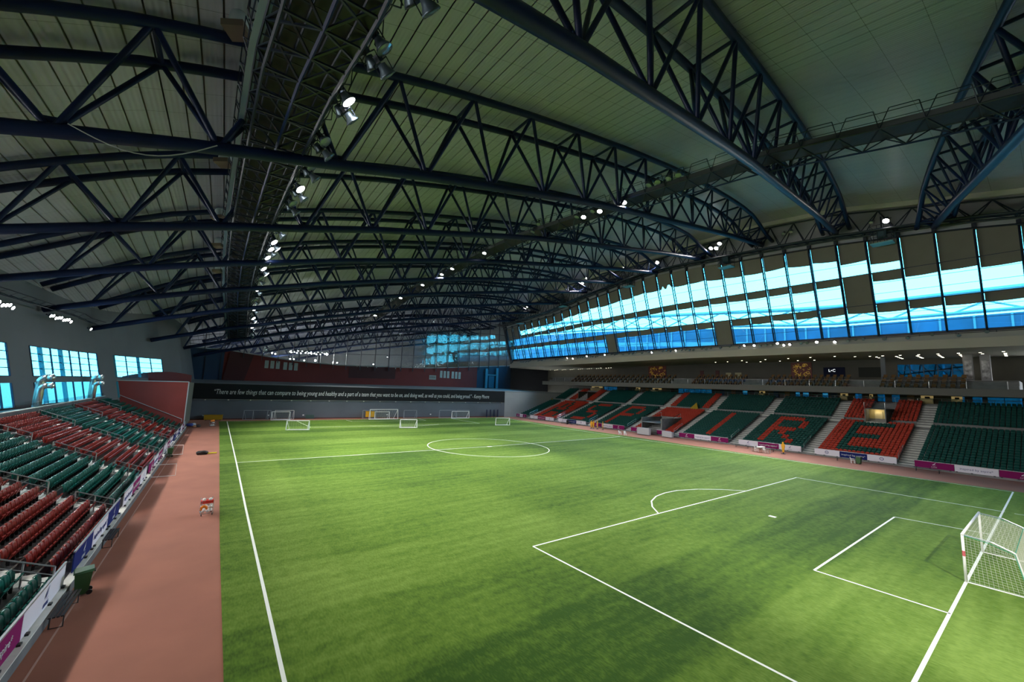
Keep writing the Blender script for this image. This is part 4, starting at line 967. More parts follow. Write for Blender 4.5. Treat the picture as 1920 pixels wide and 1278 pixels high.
# boards on the left
LBD = [[('b', 'text'), ('p', 'text'), ('w', 'logo')], [('b', 'logo'), ('w', 'text'), ('b', 'logo')], [('w', 'text'), ('p', 'text'), ('w', 'logo')], [('p', 'logo'), ('w', 'text'), ('p', 'text')], [('w', 'logo'), ('p', 'text'), ('w', 'text')], [('b', 'logo'), ('w', 'text'), ('b', 'text')], [('w', 'logo'), ('p', 'text'), ('w', 'logo')]]
for bi, row in enumerate(LBD):
    y0, y1 = edges[bi]+.7, edges[bi+1]-.7
    if bi == 0: y0, y1 = 8.6, 22.0
    for j, it in enumerate(row):
        a = y0+(y1-y0)*j/3; b = a+(y1-y0)/3
        board(it[0], it[1], (-7.36, a), (-7.36, b), .5, 1.38, (1, 0, 0), '%s advertising board, %s of three, before the %s side-stand block' % (BCOL[it[0]][2], ['nearest', 'middle', 'furthest'][j], ORD[bi]), 'advertising boards along the side stand')
# red block closing the stand
o = tag(link('wall_end_block', None, None, (-7.6, 88, 0)), kind='structure')
MB().add([(0, 0, 0), (-10.2, 0, 0), (-10.2, 0, 8.2), (0, 0, 8.25), (0, .4, 0), (-10.2, .4, 0), (-10.2, .4, 8.2), (0, .4, 8.25)], [(0, 1, 2, 3), (7, 6, 5, 4), (2, 6, 7, 3), (0, 3, 7, 4), (1, 5, 6, 2)]).build('front_panel', REDW, o)
m = MB(); A_ = [(-9.6+9.6*t, 8.2+1.75*math.sin(math.pi*(.12+.62*t))) for t in [i/12 for i in range(13)]]
for (xa, za), (xb, zb_) in zip(A_, A_[1:]): m.add([(xa, 6, 0), (xb, 6, 0), (xb, 6, zb_), (xa, 6, za), (xa, 6.3, 0), (xb, 6.3, 0), (xb, 6.3, zb_), (xa, 6.3, za)], [(0, 1, 2, 3), (7, 6, 5, 4), (3, 2, 6, 7)])
m.build('curved_back_panel', mat('dark red wall paint', (.20, .028, .024), .7), o)
MB().add([(0, 0, 0), (.0, 17, 0), (0, 17, 7.9), (0, 0, 8.25), (-.3, 0, 0), (-.3, 17, 0), (-.3, 17, 7.9), (-.3, 0, 8.25)], [(0, 1, 2, 3), (7, 6, 5, 4), (3, 2, 6, 7)]).build('side_panel', mat('olive grey wall', (.13, .13, .11), .8), o)
m = MB(); m.bar((-10.2, -.03, 8.22), (.05, -.03, 8.28), .14); m.bar((.03, -.03, 0), (.03, -.03, 8.3), .14); m.bar((-10.2, -.03, 5.5), (-10.2, -.03, 8.2), .1); m.build('edge_trim', mat('pale trim', (.55, .55, .56), .5), o)
MB().tube([(-9.6, -.12, 6.3), (-.3, -.12, 1.75), (-.3, -.12, 1.3)], .045, 5).build('handrail', mat('pale trim', (.55, .55, .56), .5), o)
# glass parapet screen behind the top row
o = thing('parapet_screen', 'low clear glass screen along the top of the side stand', 'screen', (0, 0, 0))
for k in range(11): MB().box(xe-.18, xe-.16, 40+k*4.3, 44.2+k*4.3, 5.80, 6.25).build('pane', GLASSB, o)
# ---------------------------------------------------------------- steel ducts with jet nozzles
for k, y in enumerate((60.8, 79.5)):
    for j, (r, zt, dy, L_) in enumerate(((.36, 8.8, 0, .85), (.27, 8.0, .2, .80))):
        y2 = y+(0 if j == 0 else -2.2)
        o = thing('air_duct', 'shiny steel air duct elbow, %s of the %s pair above the side stand' % (['thicker', 'thinner'][j], ['nearer', 'further'][k]), 'duct', (xw(y2, 6)+1.6 if False else -18.5+.6*j+.5*k, y2, 5.0), 0, 'steel air ducts')
        zt -= 5.0; el = [(0, 0, 0), (0, 0, zt-.6)]+[(.5-.5*math.cos(t), 0, zt-.6+.5*math.sin(t)) for t in [i*math.pi/12 for i in range(1, 7)]]
        MB().tube(el, r, 12).build('elbow', DUCTM, o, True)
        MB().tube([(.5, 0, zt-.1), (L_, 0, zt-.1), (L_+.15, 0, zt-.1)], [r, r, r*.8], 12).build('nozzle', DUCTM, o, True)
        MB().tube([(L_-.06, 0, zt-.1), (L_+.03, 0, zt-.1)], r*1.18, 12).build('flange', STEEL, o)
        MB().tube([(0, 0, .6), (0, 0, .7)], r*1.06, 12).build('band', STEEL, o)
# ================================================================ floodlights
hm = MB().lathe([(.06, .42), (.16, .40), (.20, .22), (.33, .02), (.36, -.06), (.33, -.06)], 12).mesh('lamp_housing', LAMPH)
hm.polygons.foreach_set('use_smooth', [True]*len(hm.polygons))
lm_on = MB().lathe([(.33, -.05), (.2, -.085), (0, -.10)], 12).mesh('lamp_lens', LENS_ON)
lm_off = MB().lathe([(.33, -.05), (.2, -.085), (0, -.10)], 12).mesh('lamp_lens', LENS_OFF)
bm = MB().add([], []); bm.tube([(-.40, 0, .05), (-.42, 0, .5), (.42, 0, .5), (.40, 0, .05)], .03, 4); bm.box(-.12, .12, -.12, .12, .48, .74)
brm = bm.mesh('lamp_bracket', NAVY2)
def floodlight(pos, aim, lit, label, grp, scale=1.0, power=1.0, light=True, spread=1.6):
    o = thing('floodlight', label, 'floodlight', pos, 0, grp)
    d = (Vector(aim)-Vector(pos)).normalized(); R = (-d).to_track_quat('Z', 'Y').to_matrix().to_4x4()
    h = link('lamp_housing', hm, o); h.matrix_local = R @ Matrix.Scale(scale, 4)
    l = link('lens', lm_on if lit else lm_off, o); l.matrix_local = R @ Matrix.Scale(scale, 4)
    if not lit: tag(l, 'unlit grey lens')
    b = link('bracket', brm, o); b.matrix_local = R @ Matrix.Scale(scale, 4)
    if lit and light:
        sp = bpy.data.lights.new('flood_beam', 'SPOT'); sp.energy = FLOOD*power; sp.spot_size = spread; sp.spot_blend = .75; sp.color = (1, .98, .93); sp.shadow_soft_size = .28
        so = link('flood_beam', sp, o); so.matrix_local = R @ Matrix.Translation((0, 0, -.25*scale))
    return o
def along(pts, y):
    ys_ = [p.y for p in pts]
    return Vector((lerp(y, ys_, [p.x for p in pts]), y, lerp(y, ys_, [p.z for p in pts])))
# catwalk above the near touchline: clusters of four
LCY = [(-9, 1), (-3, 1), (3, 1), (9.5, 0), (14, 0), (19, 1), (24.5, 0), (28.6, 0), (33, 1), (36.5, 0), (44, 1), (49, 2), (52, 1), (56, 1), (61, 2), (66, 0), (72, 1), (78, 0), (84, 1), (90, 2), (97, 1), (104, 0)]
i = 0
for ci, (y, n) in enumerate(LCY):
    p = along(ptsL, y)
    for q in range(3 if y > 9 else 2):
        lit = q < n; i += 1
        pos = p+Vector((2.35+.45*(q % 2)+.15, (q-1)*.75, -.35-.55*(q % 2)+(.15 if q == 2 else 0)))
        floodlight(tuple(pos), (30+(q-1)*8, y+((q-1)*12)+(8 if y < 20 else 0), 0), lit, '%s round floodlight, %s of the %s cluster on the wide catwalk from the near end' % ('lit' if lit else 'unlit', ORD[q], ORD[ci]), 'floodlights on the wide catwalk', 1.15, (.25 if y < 8 else 1.0) if lit else 0)
RCY = [(20.5, 0), (23, 0), (27.5, 1), (31, 1), (33.5, 1), (41, 0), (53, 1), (57, 0), (63, 1), (67, 1), (74.5, 1), (84, 1), (92, 0), (99, 1)]
for ci, (y, n) in enumerate(RCY):
    p = along(ptsR, y)
    for q in range(2):
        lit = q < n
        pos = p+Vector((-1.5-.2*q, (q-.5)*1.1, .55-.9*(q if y > 25 else 0)-(1.2 if lit else 0)))
        floodlight(tuple(pos), (22, y-6+q*10, 0), lit, '%s floodlight, %s of the %s pair on the narrow catwalk from the near end' % ('lit' if lit else 'unlit', ORD[q], ORD[ci]), 'floodlights on the narrow catwalk', 1.0, .9 if lit else 0)
EV = [(10.3, 37.0, 1), (12, 37.2, 0), (36.1, 39.6, 1), (37.2, 39.9, 1), (35.4, 40.4, 1), (24, 39.0, 0), (22.8, 39, 0), (49.8, 39.9, 1), (59.3, 40.6, 1), (72.4, 40.6, 1), (73.8, 39.6, 1), (99.2, 36.4, 1)]
for k, (y, z, l) in enumerate(EV):
    floodlight((77.0, y, z-.3), (45, y+4, 0), l, '%s floodlight on the eave truss above the windows, %s from the near end' % ('lit' if l else 'unlit', ORD[sorted(EV).index((y, z, l))]), 'floodlights on the eave truss', 1.2 if l else .9, .5 if l else 0)
LEDGE = []
yl = 2.0; lits = [19.4, 22.0, 26.3, 27.3, 28.3, 32.6, 34.5, 50, 56.5, 71.9, 78.7, 84.7, 87.3]
k = 0
while yl < 112:
    near = [q for q in lits if abs(q-yl) < .9]
    LEDGE.append((near[0] if near else yl, bool(near))); yl += 1.0 if yl > 14 else 2.7
seen = set(); LEDGE = [t for t in LEDGE if not (round(t[0], 1) in seen or seen.add(round(t[0], 1)))]
for k, (y, l) in enumerate(LEDGE[:95]):
    r_ = random.Random(k); z = 19.35+fz(y)+r_.uniform(-.1, .35); x = 84.35+r_.uniform(-.15, .2)
    if not l and y > 16 and r_.random() < .25: continue
    floodlight((x, y, z), (50+r_.uniform(-8, 8), y+r_.uniform(-10, 10), 0), l, '%s floodlight on the ledge below the windows, %s from the near end' % ('lit' if l else 'unlit', ordw(k)), 'floodlights on the window ledge', .66, 1.0 if l else 0, light=l)
o = thing('ledge_rail', 'long dark lamp rail on brackets along the ledge below the big windows', 'rail', (84.9, -10, 19.7))
MB().tube([(0, 0, 0), (0, 56, 0), (0, 126, -1.05)], .06, 5).build('tube', NAVY2, o); MB().tube([(0, 0, -.5), (0, 56, -.5), (0, 126, -1.5)], .06, 5).build('tube', NAVY2, o)
for k in range(33): y = -8+k*3.83; z = 0 if y < 56 else -1.05*(y-56)/70; MB().bar((0, y, -.85+z), (0, y, .2+z), .07).build('post', NAVY2, o)
for k, (x, y) in enumerate(((9.6, -17.5), (10.6, -17.5))):
    floodlight((x, y, 26.6), (33, 3, 0), True, 'lit floodlight behind the near goal, outside the picture, %s one' % ['left', 'right'][k], 'floodlights behind the near goal', 1.1, 3.0, spread=.95)
# bank of small lamps along the top of the left wall
BK = [52.6+.62*k for k in range(15)]+[69.5+.62*k for k in range(9)]+[80.0]
for k, y in enumerate((8, 16, 24, 32, 40, 47)):
    floodlight((xw(y, 16.4)+1.5, y, 16.6), (8, y-4, 0), True, 'lit lamp high on the left wall outside the picture, %s from the near end' % ORD[k], 'lamps on the near left wall', .62, .6, spread=2.2)
for k, y in enumerate(BK):
    x = xw(y, 16.4)+1.5; z = 16.05 if y < 65 else 16.2 if y < 79 else 15.7
    floodlight((x, y, z+.12*math.sin(k*2.1)), (20, y-10, 0), True, 'lit lamp in the row high on the left wall, %s from the near end' % ORD[k], 'row of lamps on the left wall',   .62, .45, light=k % 4 == 0 or k > 21, spread=2.2)
o = thing('lamp_gantry', 'slim dark lattice gantry carrying the row of lamps on the left wall', 'gantry', (xw(50, 17)+1.6, 48, 16.9))
off = Vector(o.location); gq = [Vector((xw(y, 17)+1.6, y, 17.0 if y < 79 else 16.6))-off for y in range(48, 86, 2)]
MB().tube(gq, .06, 4).build('chord', NAVY2, o); MB().tube([p+Vector((0, 0, .7)) for p in gq], .05, 4).build('chord', NAVY2, o)
for a, b in zip(gq, gq[1:]): MB().bar(a, b+Vector((0, 0, .7)), .05).build('brace', NAVY2, o); MB().bar(a, a+Vector((-1.4, 0, .6)), .05).build('strut', NAVY2, o)
# ring clusters of lamps seen through the end glass
for c, (u, w_) in enumerate(((27.2, 2.45), (32.7, 2.45))):
    ctr = gp(u, 17.6, -14)
    m_o = thing('lamp_mast', 'ring-headed lamp mast behind the end glass, %s one' % ['left', 'right'][c], 'mast', (ctr.x, ctr.y, 8.0), 0, 'lamp masts in the far hall')
    MB().tube([(0, 0, 0), (0, 0, 9.4)], .3, 8).build('pole', NAVY2, m_o); MB().tube([(w_*math.cos(t), w_*.5*math.sin(t), 9.6) for t in [i*math.pi/10 for i in range(21)]], .1, 5).build('ring', NAVY2, m_o)
    for k in range(14):
        t = k*2*math.pi/14
        floodlight((ctr.x+w_*math.cos(t), ctr.y+w_*.5*math.sin(t), 17.6+.25*math.sin(3*t)), (ctr.x+w_*3*math.cos(t), ctr.y-40, 6), True, 'lit lamp on the %s ring mast behind glass, %s round the ring' % (['left', 'right'][c], ORD[k]), 'lamps on the ring masts', .62, .5, light=k == 3)
for k, (u, z) in enumerate([(19.8, 16.6), (20.6, 16.4), (24.5, 15.2), (25.4, 15.2), (28.2, 15.0), (31.2, 15.2), (36.2, 14.9), (37.4, 14.9), (48.5, 15.1)]):
    pz = gp(u, z, -10); floodlight(tuple(pz), (pz.x, 60, 6), True, 'small lit lamp low behind the end glass, %s from the left' % ORD[k], 'low lamps behind the end glass', .6 if k != 5 else .9, .4, light=k in (0, 5))
for k, xh in enumerate((12, 45)):  # added lamps that brighten the hall behind the glass
    floodlight((xh, 140, 18.5), (xh, 138, 8), True, 'added lamp brightening the hall beyond the end glass, %s one' % ['left', 'right'][k], 'added lamps in the far hall', .8, 9.0, spread=2.9)
# loudspeakers by the wide catwalk
for k, (y, dz) in enumerate(((21.5, 3.4), (36.0, 2.0), (47.0, .9), (57, .8), (68, .8))):
    p = along(ptsL, y)+Vector((-2.65, 0, dz))
    o = thing('loudspeaker', 'pale rounded loudspeaker hung beside the wide catwalk, %s from the near end' % ORD[k], 'loudspeaker', tuple(p), -.5, 'loudspeakers along the wide catwalk')
    MB().tube([(0, 0, -.15), (0, 0, .55), (0, 0, .72)], [.50, .46, .30], 10).build('body', mat('pale speaker shell', (.50, .60, .60), .5), o, True)
    MB().obox((-.05, 0, -.32), (.55, 0, .05), (0, .55, 0), (-.02, 0, .18)).build('horn', mat('tan speaker horn', (.16, .13, .09), .6), o); MB().bar((.3, 0, .4), (1.0, 0, .5), .08).build('bracket', NAVY2, o)
t28 = TR[3]
cb = lambda x, s: (x, yT(t28, x)-.42, Fb(x)+.0-s)
tag(MB().tube([cb(x, 1.15*math.sin(math.pi*(i/12))-.3*(1-i/12)) for i, x in enumerate([-10.3+.5*i for i in range(13)])], .035, 5).build('loose_cable', mat('pale cable', (.35, .38, .38), .5)), 'pale cable sagging below the bottom tube of a roof truss', 'cable')
# ================================================================ goals
NET = mat('pale net cord', (.55, .56, .45), .8); NETG = mat('green net cord', (.05, .30, .17), .8); GW = mat('glossy white post', (.82, .80, .80), .3)
def net_grid(m, f, nu, nv, r, mi=0):
    for i in range(nu+1):
        P = [Vector(f(i/nu, j/nv)) for j in range(nv+1)]
        for a, b in zip(P, P[1:]): m.bar(a, b, r, r, mi)
    for j in range(nv+1):
        P = [Vector(f(i/nu, j/nv)) for i in range(nu+1)]
        for a, b in zip(P, P[1:]): m.bar(a, b, r, r, mi)
g = thing('football_goal', 'large white football goal with netting, nearest the camera', 'goal', (34.17, .14, 0))
w2 = 3.71; gh = 2.47
for s in (-1, 1): MB().tube([(s*w2, 0, 0), (s*w2, 0, gh)], .06, 10).build('goalpost', GW, g, True)
MB().tube([(-w2-.06, 0, gh), (w2+.06, 0, gh)], .06, 10).build('crossbar', GW, g, True)
for s in (-1, 1):
    MB().tube([(s*w2, -.02, gh-.02), (s*w2*.985, -1.0, gh-.10), (s*w2*.98, -1.75, gh-.42)], .028, 6).build('net_arm', STEEL, g)
    MB().tube([(s*w2*.98, -1.75, gh-.42), (s*w2*.98, -1.98, .9), (s*w2*.98, -2.1, .03)], .05, 8).build('net_stanchion', GW, g)
    MB().tube([(s*w2, 0, .04), (s*w2*.98, -2.1, .04)], .035, 6).build('ground_bar', GW, g)
MB().tube([(-w2*.98, -2.1, .04), (w2*.98, -2.1, .04)], .045, 6).build('ground_bar', GW, g)
m = MB(); R_ = .008
prof_n = lambda t: ((-1.75*t/.45, gh-.05-.37*(t/.45)**1.6) if t < .45 else (-1.75-.35*(t-.45)/.55, (gh-.42)*(1-(t-.45)/.55)))
net_grid(m, lambda u, v: ((2*u-1)*w2, prof_n(v)[0], prof_n(v)[1]-.06*math.sin(math.pi*u)*math.sin(math.pi*v)), 48, 26, R_)
def side(s):
    def f(u, v):
        zt_ = gh-.05-.37*u**1.6; return (s*w2, -1.75*u-.35*u*(1-v), zt_*v)
    return f
for s in (-1, 1): net_grid(m, side(s), 13, 18, R_)
tag(m.build('net', NET, g), kind='stuff')
m = MB(); m.tube([(-w2, 0, gh-.06), (-w2, -.9, gh-.18), (-w2, -1.75, gh-.48), (-w2, -2.1, .06)], .02, 5); m.tube([(w2, 0, gh-.06), (w2, -.9, gh-.18), (w2, -1.75, gh-.48)], .02, 5); m.tube([(-w2, -1.75, gh-.45), (w2, -1.75, gh-.45)], .018, 5); m.build('net_edge_cord', NETG, g)
MB().tube([(-w2-.0, 0, 1.35), (-w2, 0, 1.62)], .064, 10).build('sticker', mat('pink sticker', (.55, .10, .12), .5), g)
def portable_goal(label, p0, p1, h, depth, r=.05, mt=GW, netting=True, cat='goal', grp='portable goals'):
    p0, p1 = Vector((*p0, 0)), Vector((*p1, 0)); d = p1-p0; L = d.length/2; o = thing('portable_goal', label, cat, tuple((p0+p1)/2), math.atan2(d.y, d.x), grp)
    for s in (-1, 1):
        MB().tube([(s*L, 0, 0), (s*L*.96, 0, h)], r, 6).build('goalpost', mt, o); MB().tube([(s*L*.96, 0, h), (s*L*.8, depth, .03)], r*.7, 6).build('rear_stay', mt, o); MB().tube([(s*L, 0, .03), (s*L*.8, depth, .03)], r*.7, 6).build('ground_bar', mt, o)
    MB().tube([(-L*.96, 0, h), (L*.96, 0, h)], r, 6).build('crossbar', mt, o); MB().tube([(-L*.8, depth, .03), (L*.8, depth, .03)], r*.7, 6).build('ground_bar', mt, o); MB().tube([(-L, 0, .03), (L, 0, .03)], r, 6).build('ground_bar', mt, o)
    if netting:
        m = MB(); net_grid(m, lambda u, v: ((2*u-1)*L*(.96-.16*v), depth*v, h*(1-v)+.03*v), 12, 6, .014); tag(m.build('net', NET, o), kind='stuff')
    return o
portable_goal('small white goal facing away on the turf, leftmost and nearest the far corner', (7.6, 81.2), (11.3, 80.2), 1.75, 1.1, .09)
portable_goal('small white goal standing alone left of the far penalty spot', (28.3, 78.7), (31.7, 77.7), 1.75, 1.1, .09)
portable_goal('small white goal near the right side of the far half', (51.7, 77.5), (55.3, 76.6), 1.75, 1.1, .08)
portable_goal('small white goal on the far goal line beside the left wall frames', (6.9, 101.6), (10.6, 101.2), 1.9, .8, .09)
portable_goal('small white goal at the far wall right of the blue-grey frames', (49.9, 97.0), (55.2, 96.4), 2.0, .9, .08)
portable_goal('small white goal standing inside the large far goal', (29.2, 99.0), (32.9, 98.6), 1.9, .8, .08)
portable_goal('full-size white goal on the far goal line', (27.7, 98.5), (34.9, 97.95), 2.5, 1.6, .09)
GB = mat('grey frame paint', (.30, .34, .38), .5)
for k, (u0, u1, lab) in enumerate([(9.2, 14.6, 'grey folded goal frame against the far wall, leftmost'), (11.0, 13.9, 'narrow grey goal frame before the leftmost frame at the wall'), (15.2, 19.2, 'pale goal frame at the wall behind the left small goal'), (34.6, 38.2, 'grey frame around the yellow crate at the far wall'),
      (45.2, 48.8, 'dark grey goal frame right of the full-size far goal'), (55.2, 60.3, 'blue-grey goal frame, left one of two at the right'), (60.5, 64.6, 'blue-grey goal frame, right one of two at the right')]):
    a, b = fp(u0, 0, .9), fp(u1, 0, .9); o = portable_goal(lab, (b.x, b.y), (a.x, a.y), 2.05, -.55, .05, GB if k != 2 else GW, False, 'goal frame', 'goal frames stored at the far wall')
# ================================================================ things along the far wall
def crate(label, p, rz, sx, sy, sz, mt, cat='crate'):
    o = thing('crate', label, cat, p, rz, 'yellow crates'); MB().box(-sx/2, sx/2, -sy/2, sy/2, .12, sz).build('body', mt, o); MB().box(-sx/2-.05, sx/2+.05, -sy/2-.05, sy/2+.05, sz-.12, sz).build('rim', mt, o)
    for a in (-1, 1):
        for b in (-1, 1): MB().box(a*sx*.4-.06, a*sx*.4+.06, b*sy*.4-.06, b*sy*.4+.06, 0, .12).build('foot', BLACK, o)
    return o
FZR = math.atan2(FD.y, FD.x)
crate('long low mustard crate at the far wall by the red block', tuple(fp(3.9, 0, .9)), FZR, 3.2, 1.0, 1.15, mat('mustard plastic', (.42, .24, .01), .5))
crate('bright yellow crate at the far wall in a grey frame', tuple(fp(36.4, .3, 1.0)), FZR, 2.0, .9, 1.55, YEL)
for k in range(4): tag(MB().tube([(0, 0, 0), (0, 0, 2.1+.1*(k % 2)), (0, 0, 2.25)], [.22, .22, .12], 8).build('padded_post', mat('dark navy padding', (.015, .02, .06), .6)), 'dark navy padded post standing at the right end of the far wall, %s from left' % ORD[k], 'post', 'padded posts').location = fp(70.5+k*1.25, 0, .6)
o = thing('equipment_board', 'low dark green equipment board against the far wall between frames', 'board', tuple(fp(22.6, 0, .5)), FZR); MB().box(-.9, .9, -.05, .05, .1, 1.0).build('panel', mat('dark green board', (.05, .10, .09), .6), o); MB().box(-.9, -.8, -.2, .2, 0, .1).build('foot', BLACK, o); MB().box(.8, .9, -.2, .2, 0, .1).build('foot', BLACK, o)
for k, u in enumerate((2.0, 14.0, 21.2, 41.0, 53)): tag(MB().box(-.18, .18, -.05, .05, -.12, .12).build('wall_socket', WHITE), 'small white socket box on the far wall, %s from the left' % ORD[k], 'socket', 'socket boxes on the far wall').location = fp(u, .9, .1)
# ================================================================ left track
def bench(label, p, rz, L=1.5, grp='black benches'):
    o = thing('bench', label, 'bench', p, rz, grp)
    for k in range(4): MB().box(-.20+.11*k, -.12+.11*k, -L/2, L/2, .43, .47).build('slat', BLACK, o)
    for s in (-1, 1): MB().tube([(-.18, s*L*.42, 0), (-.18, s*L*.42, .42), (.18, s*L*.42, .42), (.18, s*L*.42, 0), (-.18, s*L*.42, 0)], .025, 4).build('leg_frame', BLACK, o)
    return o
bench('black slatted bench nearest the camera, beside the green wheelie bin', (-6.85, 20.1, 0), 0, 2.3); bench('black slatted bench by the second side-stand board group', (-6.95, 28.6, 0), 0, 2.0); bench('black slatted bench by the further green bin', (-7.0, 56.6, 0), 0, 1.8)
def bin_(label, p, rz):
    o = thing('wheelie_bin', label, 'bin', p, rz, 'green wheelie bins')
    m = MB(); m.add([(-.22, -.20, .06), (.22, -.20, .06), (.22, .20, .06), (-.22, .20, .06), (-.29, -.27, .95), (.29, -.27, .95), (.29, .27, .95), (-.29, .27, .95)], [(0, 3, 2, 1), (4, 5, 6, 7), (0, 1, 5, 4), (1, 2, 6, 5), (2, 3, 7, 6), (3, 0, 4, 7)]); m.build('body', GRN, o)
    m = MB(); m.add([(-.34, -.31, .95), (.34, -.31, .95), (.34, .31, .98), (-.34, .31, .98), (-.32, -.28, 1.02), (.32, -.28, 1.02), (.28, .3, 1.07), (-.28, .3, 1.07)], [(0, 3, 2, 1), (4, 5, 6, 7), (0, 1, 5, 4), (1, 2, 6, 5), (2, 3, 7, 6), (3, 0, 4, 7)]); m.build('lid', mat('dark green lid', (.03, .085, .04), .4), o)
    for s in (-1, 1): MB().tube([(s*.2-.03, .24, .1), (s*.2+.03, .24, .1)], .1, 10).build('wheel', BLACK, o)
    MB().tube([(-.2, .34, .92), (.2, .34, .92)], .02, 5).build('handle', BLACK, o)
    return o
b0 = bin_('green wheelie bin on the track beside the nearest aisle', (-6.75, 21.9, 0), -1.4); bin_('green wheelie bin further along the track beside the third board group', (-6.9, 57.9, 0), -1.4); bin_('green wheelie bin on the far track before a blue board', (74.0, 14.6, 0), 1.4)
BALLM = mat('white ball', (.75, .75, .75), .4)
def ball(m, c, r=.11, n=8): m.lathe([(r*math.sin(t), -r*math.cos(t)) for t in [i*math.pi/6 for i in range(7)]], n, org=c)
def trolley(label, p, rz, s=1.0, full=True):
    o = thing('ball_trolley', label, 'trolley', p, rz, 'ball trolleys'); m = MB()
    for a in (-.33, .33):
        for b in (-.42, .42): m.tube([(a, b, .08), (a, b, 1.05)], .018, 4)
    for z in (.16, .55, .95):
        m.tube([(-.33, -.42, z), (.33, -.42, z), (.33, .42, z), (-.33, .42, z), (-.33, -.42, z)], .014, 4)
    for q in range(5):
        m.tube([(-.33+.165*q, -.42, .16), (-.33+.165*q, -.42, .95)], .008, 3); m.tube([(-.33+.165*q, .42, .16), (-.33+.165*q, .42, .95)], .008, 3)
    m.build('wire_frame', STEEL, o)
    for a in (-.3, .3):
        for b in (-.38, .38): MB().tube([(a-.02, b, .07), (a+.02, b, .07)], .07, 8).build('wheel', BLACK, o)
    return o
tr = trolley('wire ball trolley of white footballs and orange bibs on the red track', (-2.75, 31.9, 0), .1)
trp = Vector((-2.75, 31.9, 0)); spots = [(-.2, -.28, .30), (.06, -.3, .30), (.22, -.05, .3), (-.15, .02, .3), (.1, .25, .3), (-.18, .28, .3), (.02, -.27, .52), (.2, -.2, .53), (.18, .08, .52), (-.02, .05, .53), (.05, .3, .52), (.12, -.25, .75), (.2, .05, .74), (0, -.05, .76), (-.18, -.28, 1.06), (.17, -.28, 1.06)]
mb_ = MB(); ball(mb_, (0, 0, 0)); bmesh_ = mb_.mesh('football', BALLM)
for k, (x, y, z) in enumerate(spots): o = link('football', bmesh_, None, tuple(trp+Vector((x, y, z)))); tag(o, 'white football in the %s layer of the wire trolley beside the turf' % ['bottom', 'middle', 'upper'][0 if z < .4 else 1 if z < .6 else 2] if k < 14 else 'white football resting on the red cloth atop the trolley, %s one' % ['left', 'right'][k-14], 'ball', 'footballs in the near trolley')
tag(MB().box(-.35, .35, -.44, -.30, .82, .98).box(-.36, .36, -.46, .0, .97, 1.0).build('folded_bib', REDC), 'bright red cloth folded over the top of the ball trolley', 'cloth').location = trp
tag(MB().tube([(-.3, -.46, .42), (-.28, -.5, .6), (-.15, -.5, .68), (-.02, -.5, .6), (.0, -.46, .45)], [.07, .09, .10, .09, .06], 6).build('orange_bib', ORNG), 'orange bib hanging on the front of the ball trolley', 'bib').location = trp
tr2 = trolley('small far ball trolley with orange bibs near the red block', (-3.5, 90.9, 0), .4); 
for k, (x, y, z) in enumerate(spots[:6]+spots[11:14]): o = link('football', bmesh_, None, (-3.5+x, 90.9+y, z)); tag(o, 'white football in the small far trolley, %s layer' % ['bottom', 'upper'][k > 5], 'ball', 'footballs in the far trolley')
tag(MB().box(-.3, .3, -.4, .2, .98, 1.15).tube([(-.3, -.3, 1.1), (.2, .1, 1.2)], .12, 6).build('orange_bib', ORNG), 'orange bibs heaped on the small far trolley', 'bib').location = (-3.5, 90.9, 0)
o = thing('kit_bag', 'black kit bag with a yellow strap end lying on the track', 'bag', (-3.6, 58.1, 0), .1)
MB().tube([(-.85, 0, .20), (-.7, 0, .24), (-.1, 0, .26), (.2, 0, .22), (.3, 0, .18)], [.14, .23, .24, .2, .1], 8).build('body', BLACK, o, True); MB().box(.25, 1.15, -.12, .12, .08, .2).build('yellow_end', mat('yellow cloth', (.75, .60, .02), .6), o); MB().tube([(-.5, -.2, .3), (-.3, -.25, .42), (0, -.2, .32)], .03, 5).build('handle', BLACK, o)
for k, (x, y, c, sz) in enumerate([(-6.9, 92.2, (.05, .08, .35), .5), (-6.5, 93.2, (.6, .6, .62), .45), (-5.6, 90.3, (.03, .02, .02), .42), (-6.1, 89.9, (.35, .16, .08), .35)]):
    o = thing('sports_bag', '%s bag on the far track corner by the red block' % ['blue', 'pale', 'black', 'brown'][k], 'bag', (x, y, 0), .3*k, 'bags in the far track corner')
    MB().tube([(-sz, 0, sz*.5), (-sz*.8, 0, sz*.6), (sz*.7, 0, sz*.6), (sz, 0, sz*.45)], [sz*.3, sz*.55, sz*.6, sz*.3], 7).build('body', mat('bag cloth %d' % k, c, .7), o, True); MB().tube([(-sz*.4, 0, sz*1.05), (0, 0, sz*1.4), (sz*.4, 0, sz*1.05)], .03, 4).build('handle', BLACK, o)
for k, (y, dx) in enumerate(((45.0, 1.7), (57.4, 1.4))):
    o = thing('gate', 'white tubular gate standing open over the track, %s one' % ['nearer', 'further'][k], 'gate', (-7.1, y, .3), 0, 'open gates in the side boards'); m = MB()
    m.tube([(0, 0, 0), (dx, 0, 0), (dx, 0, 1.05), (0, 0, 1.05), (0, 0, 0)], .03, 5); m.build('frame', mat('white gate tube', (.6, .58, .58), .5), o)
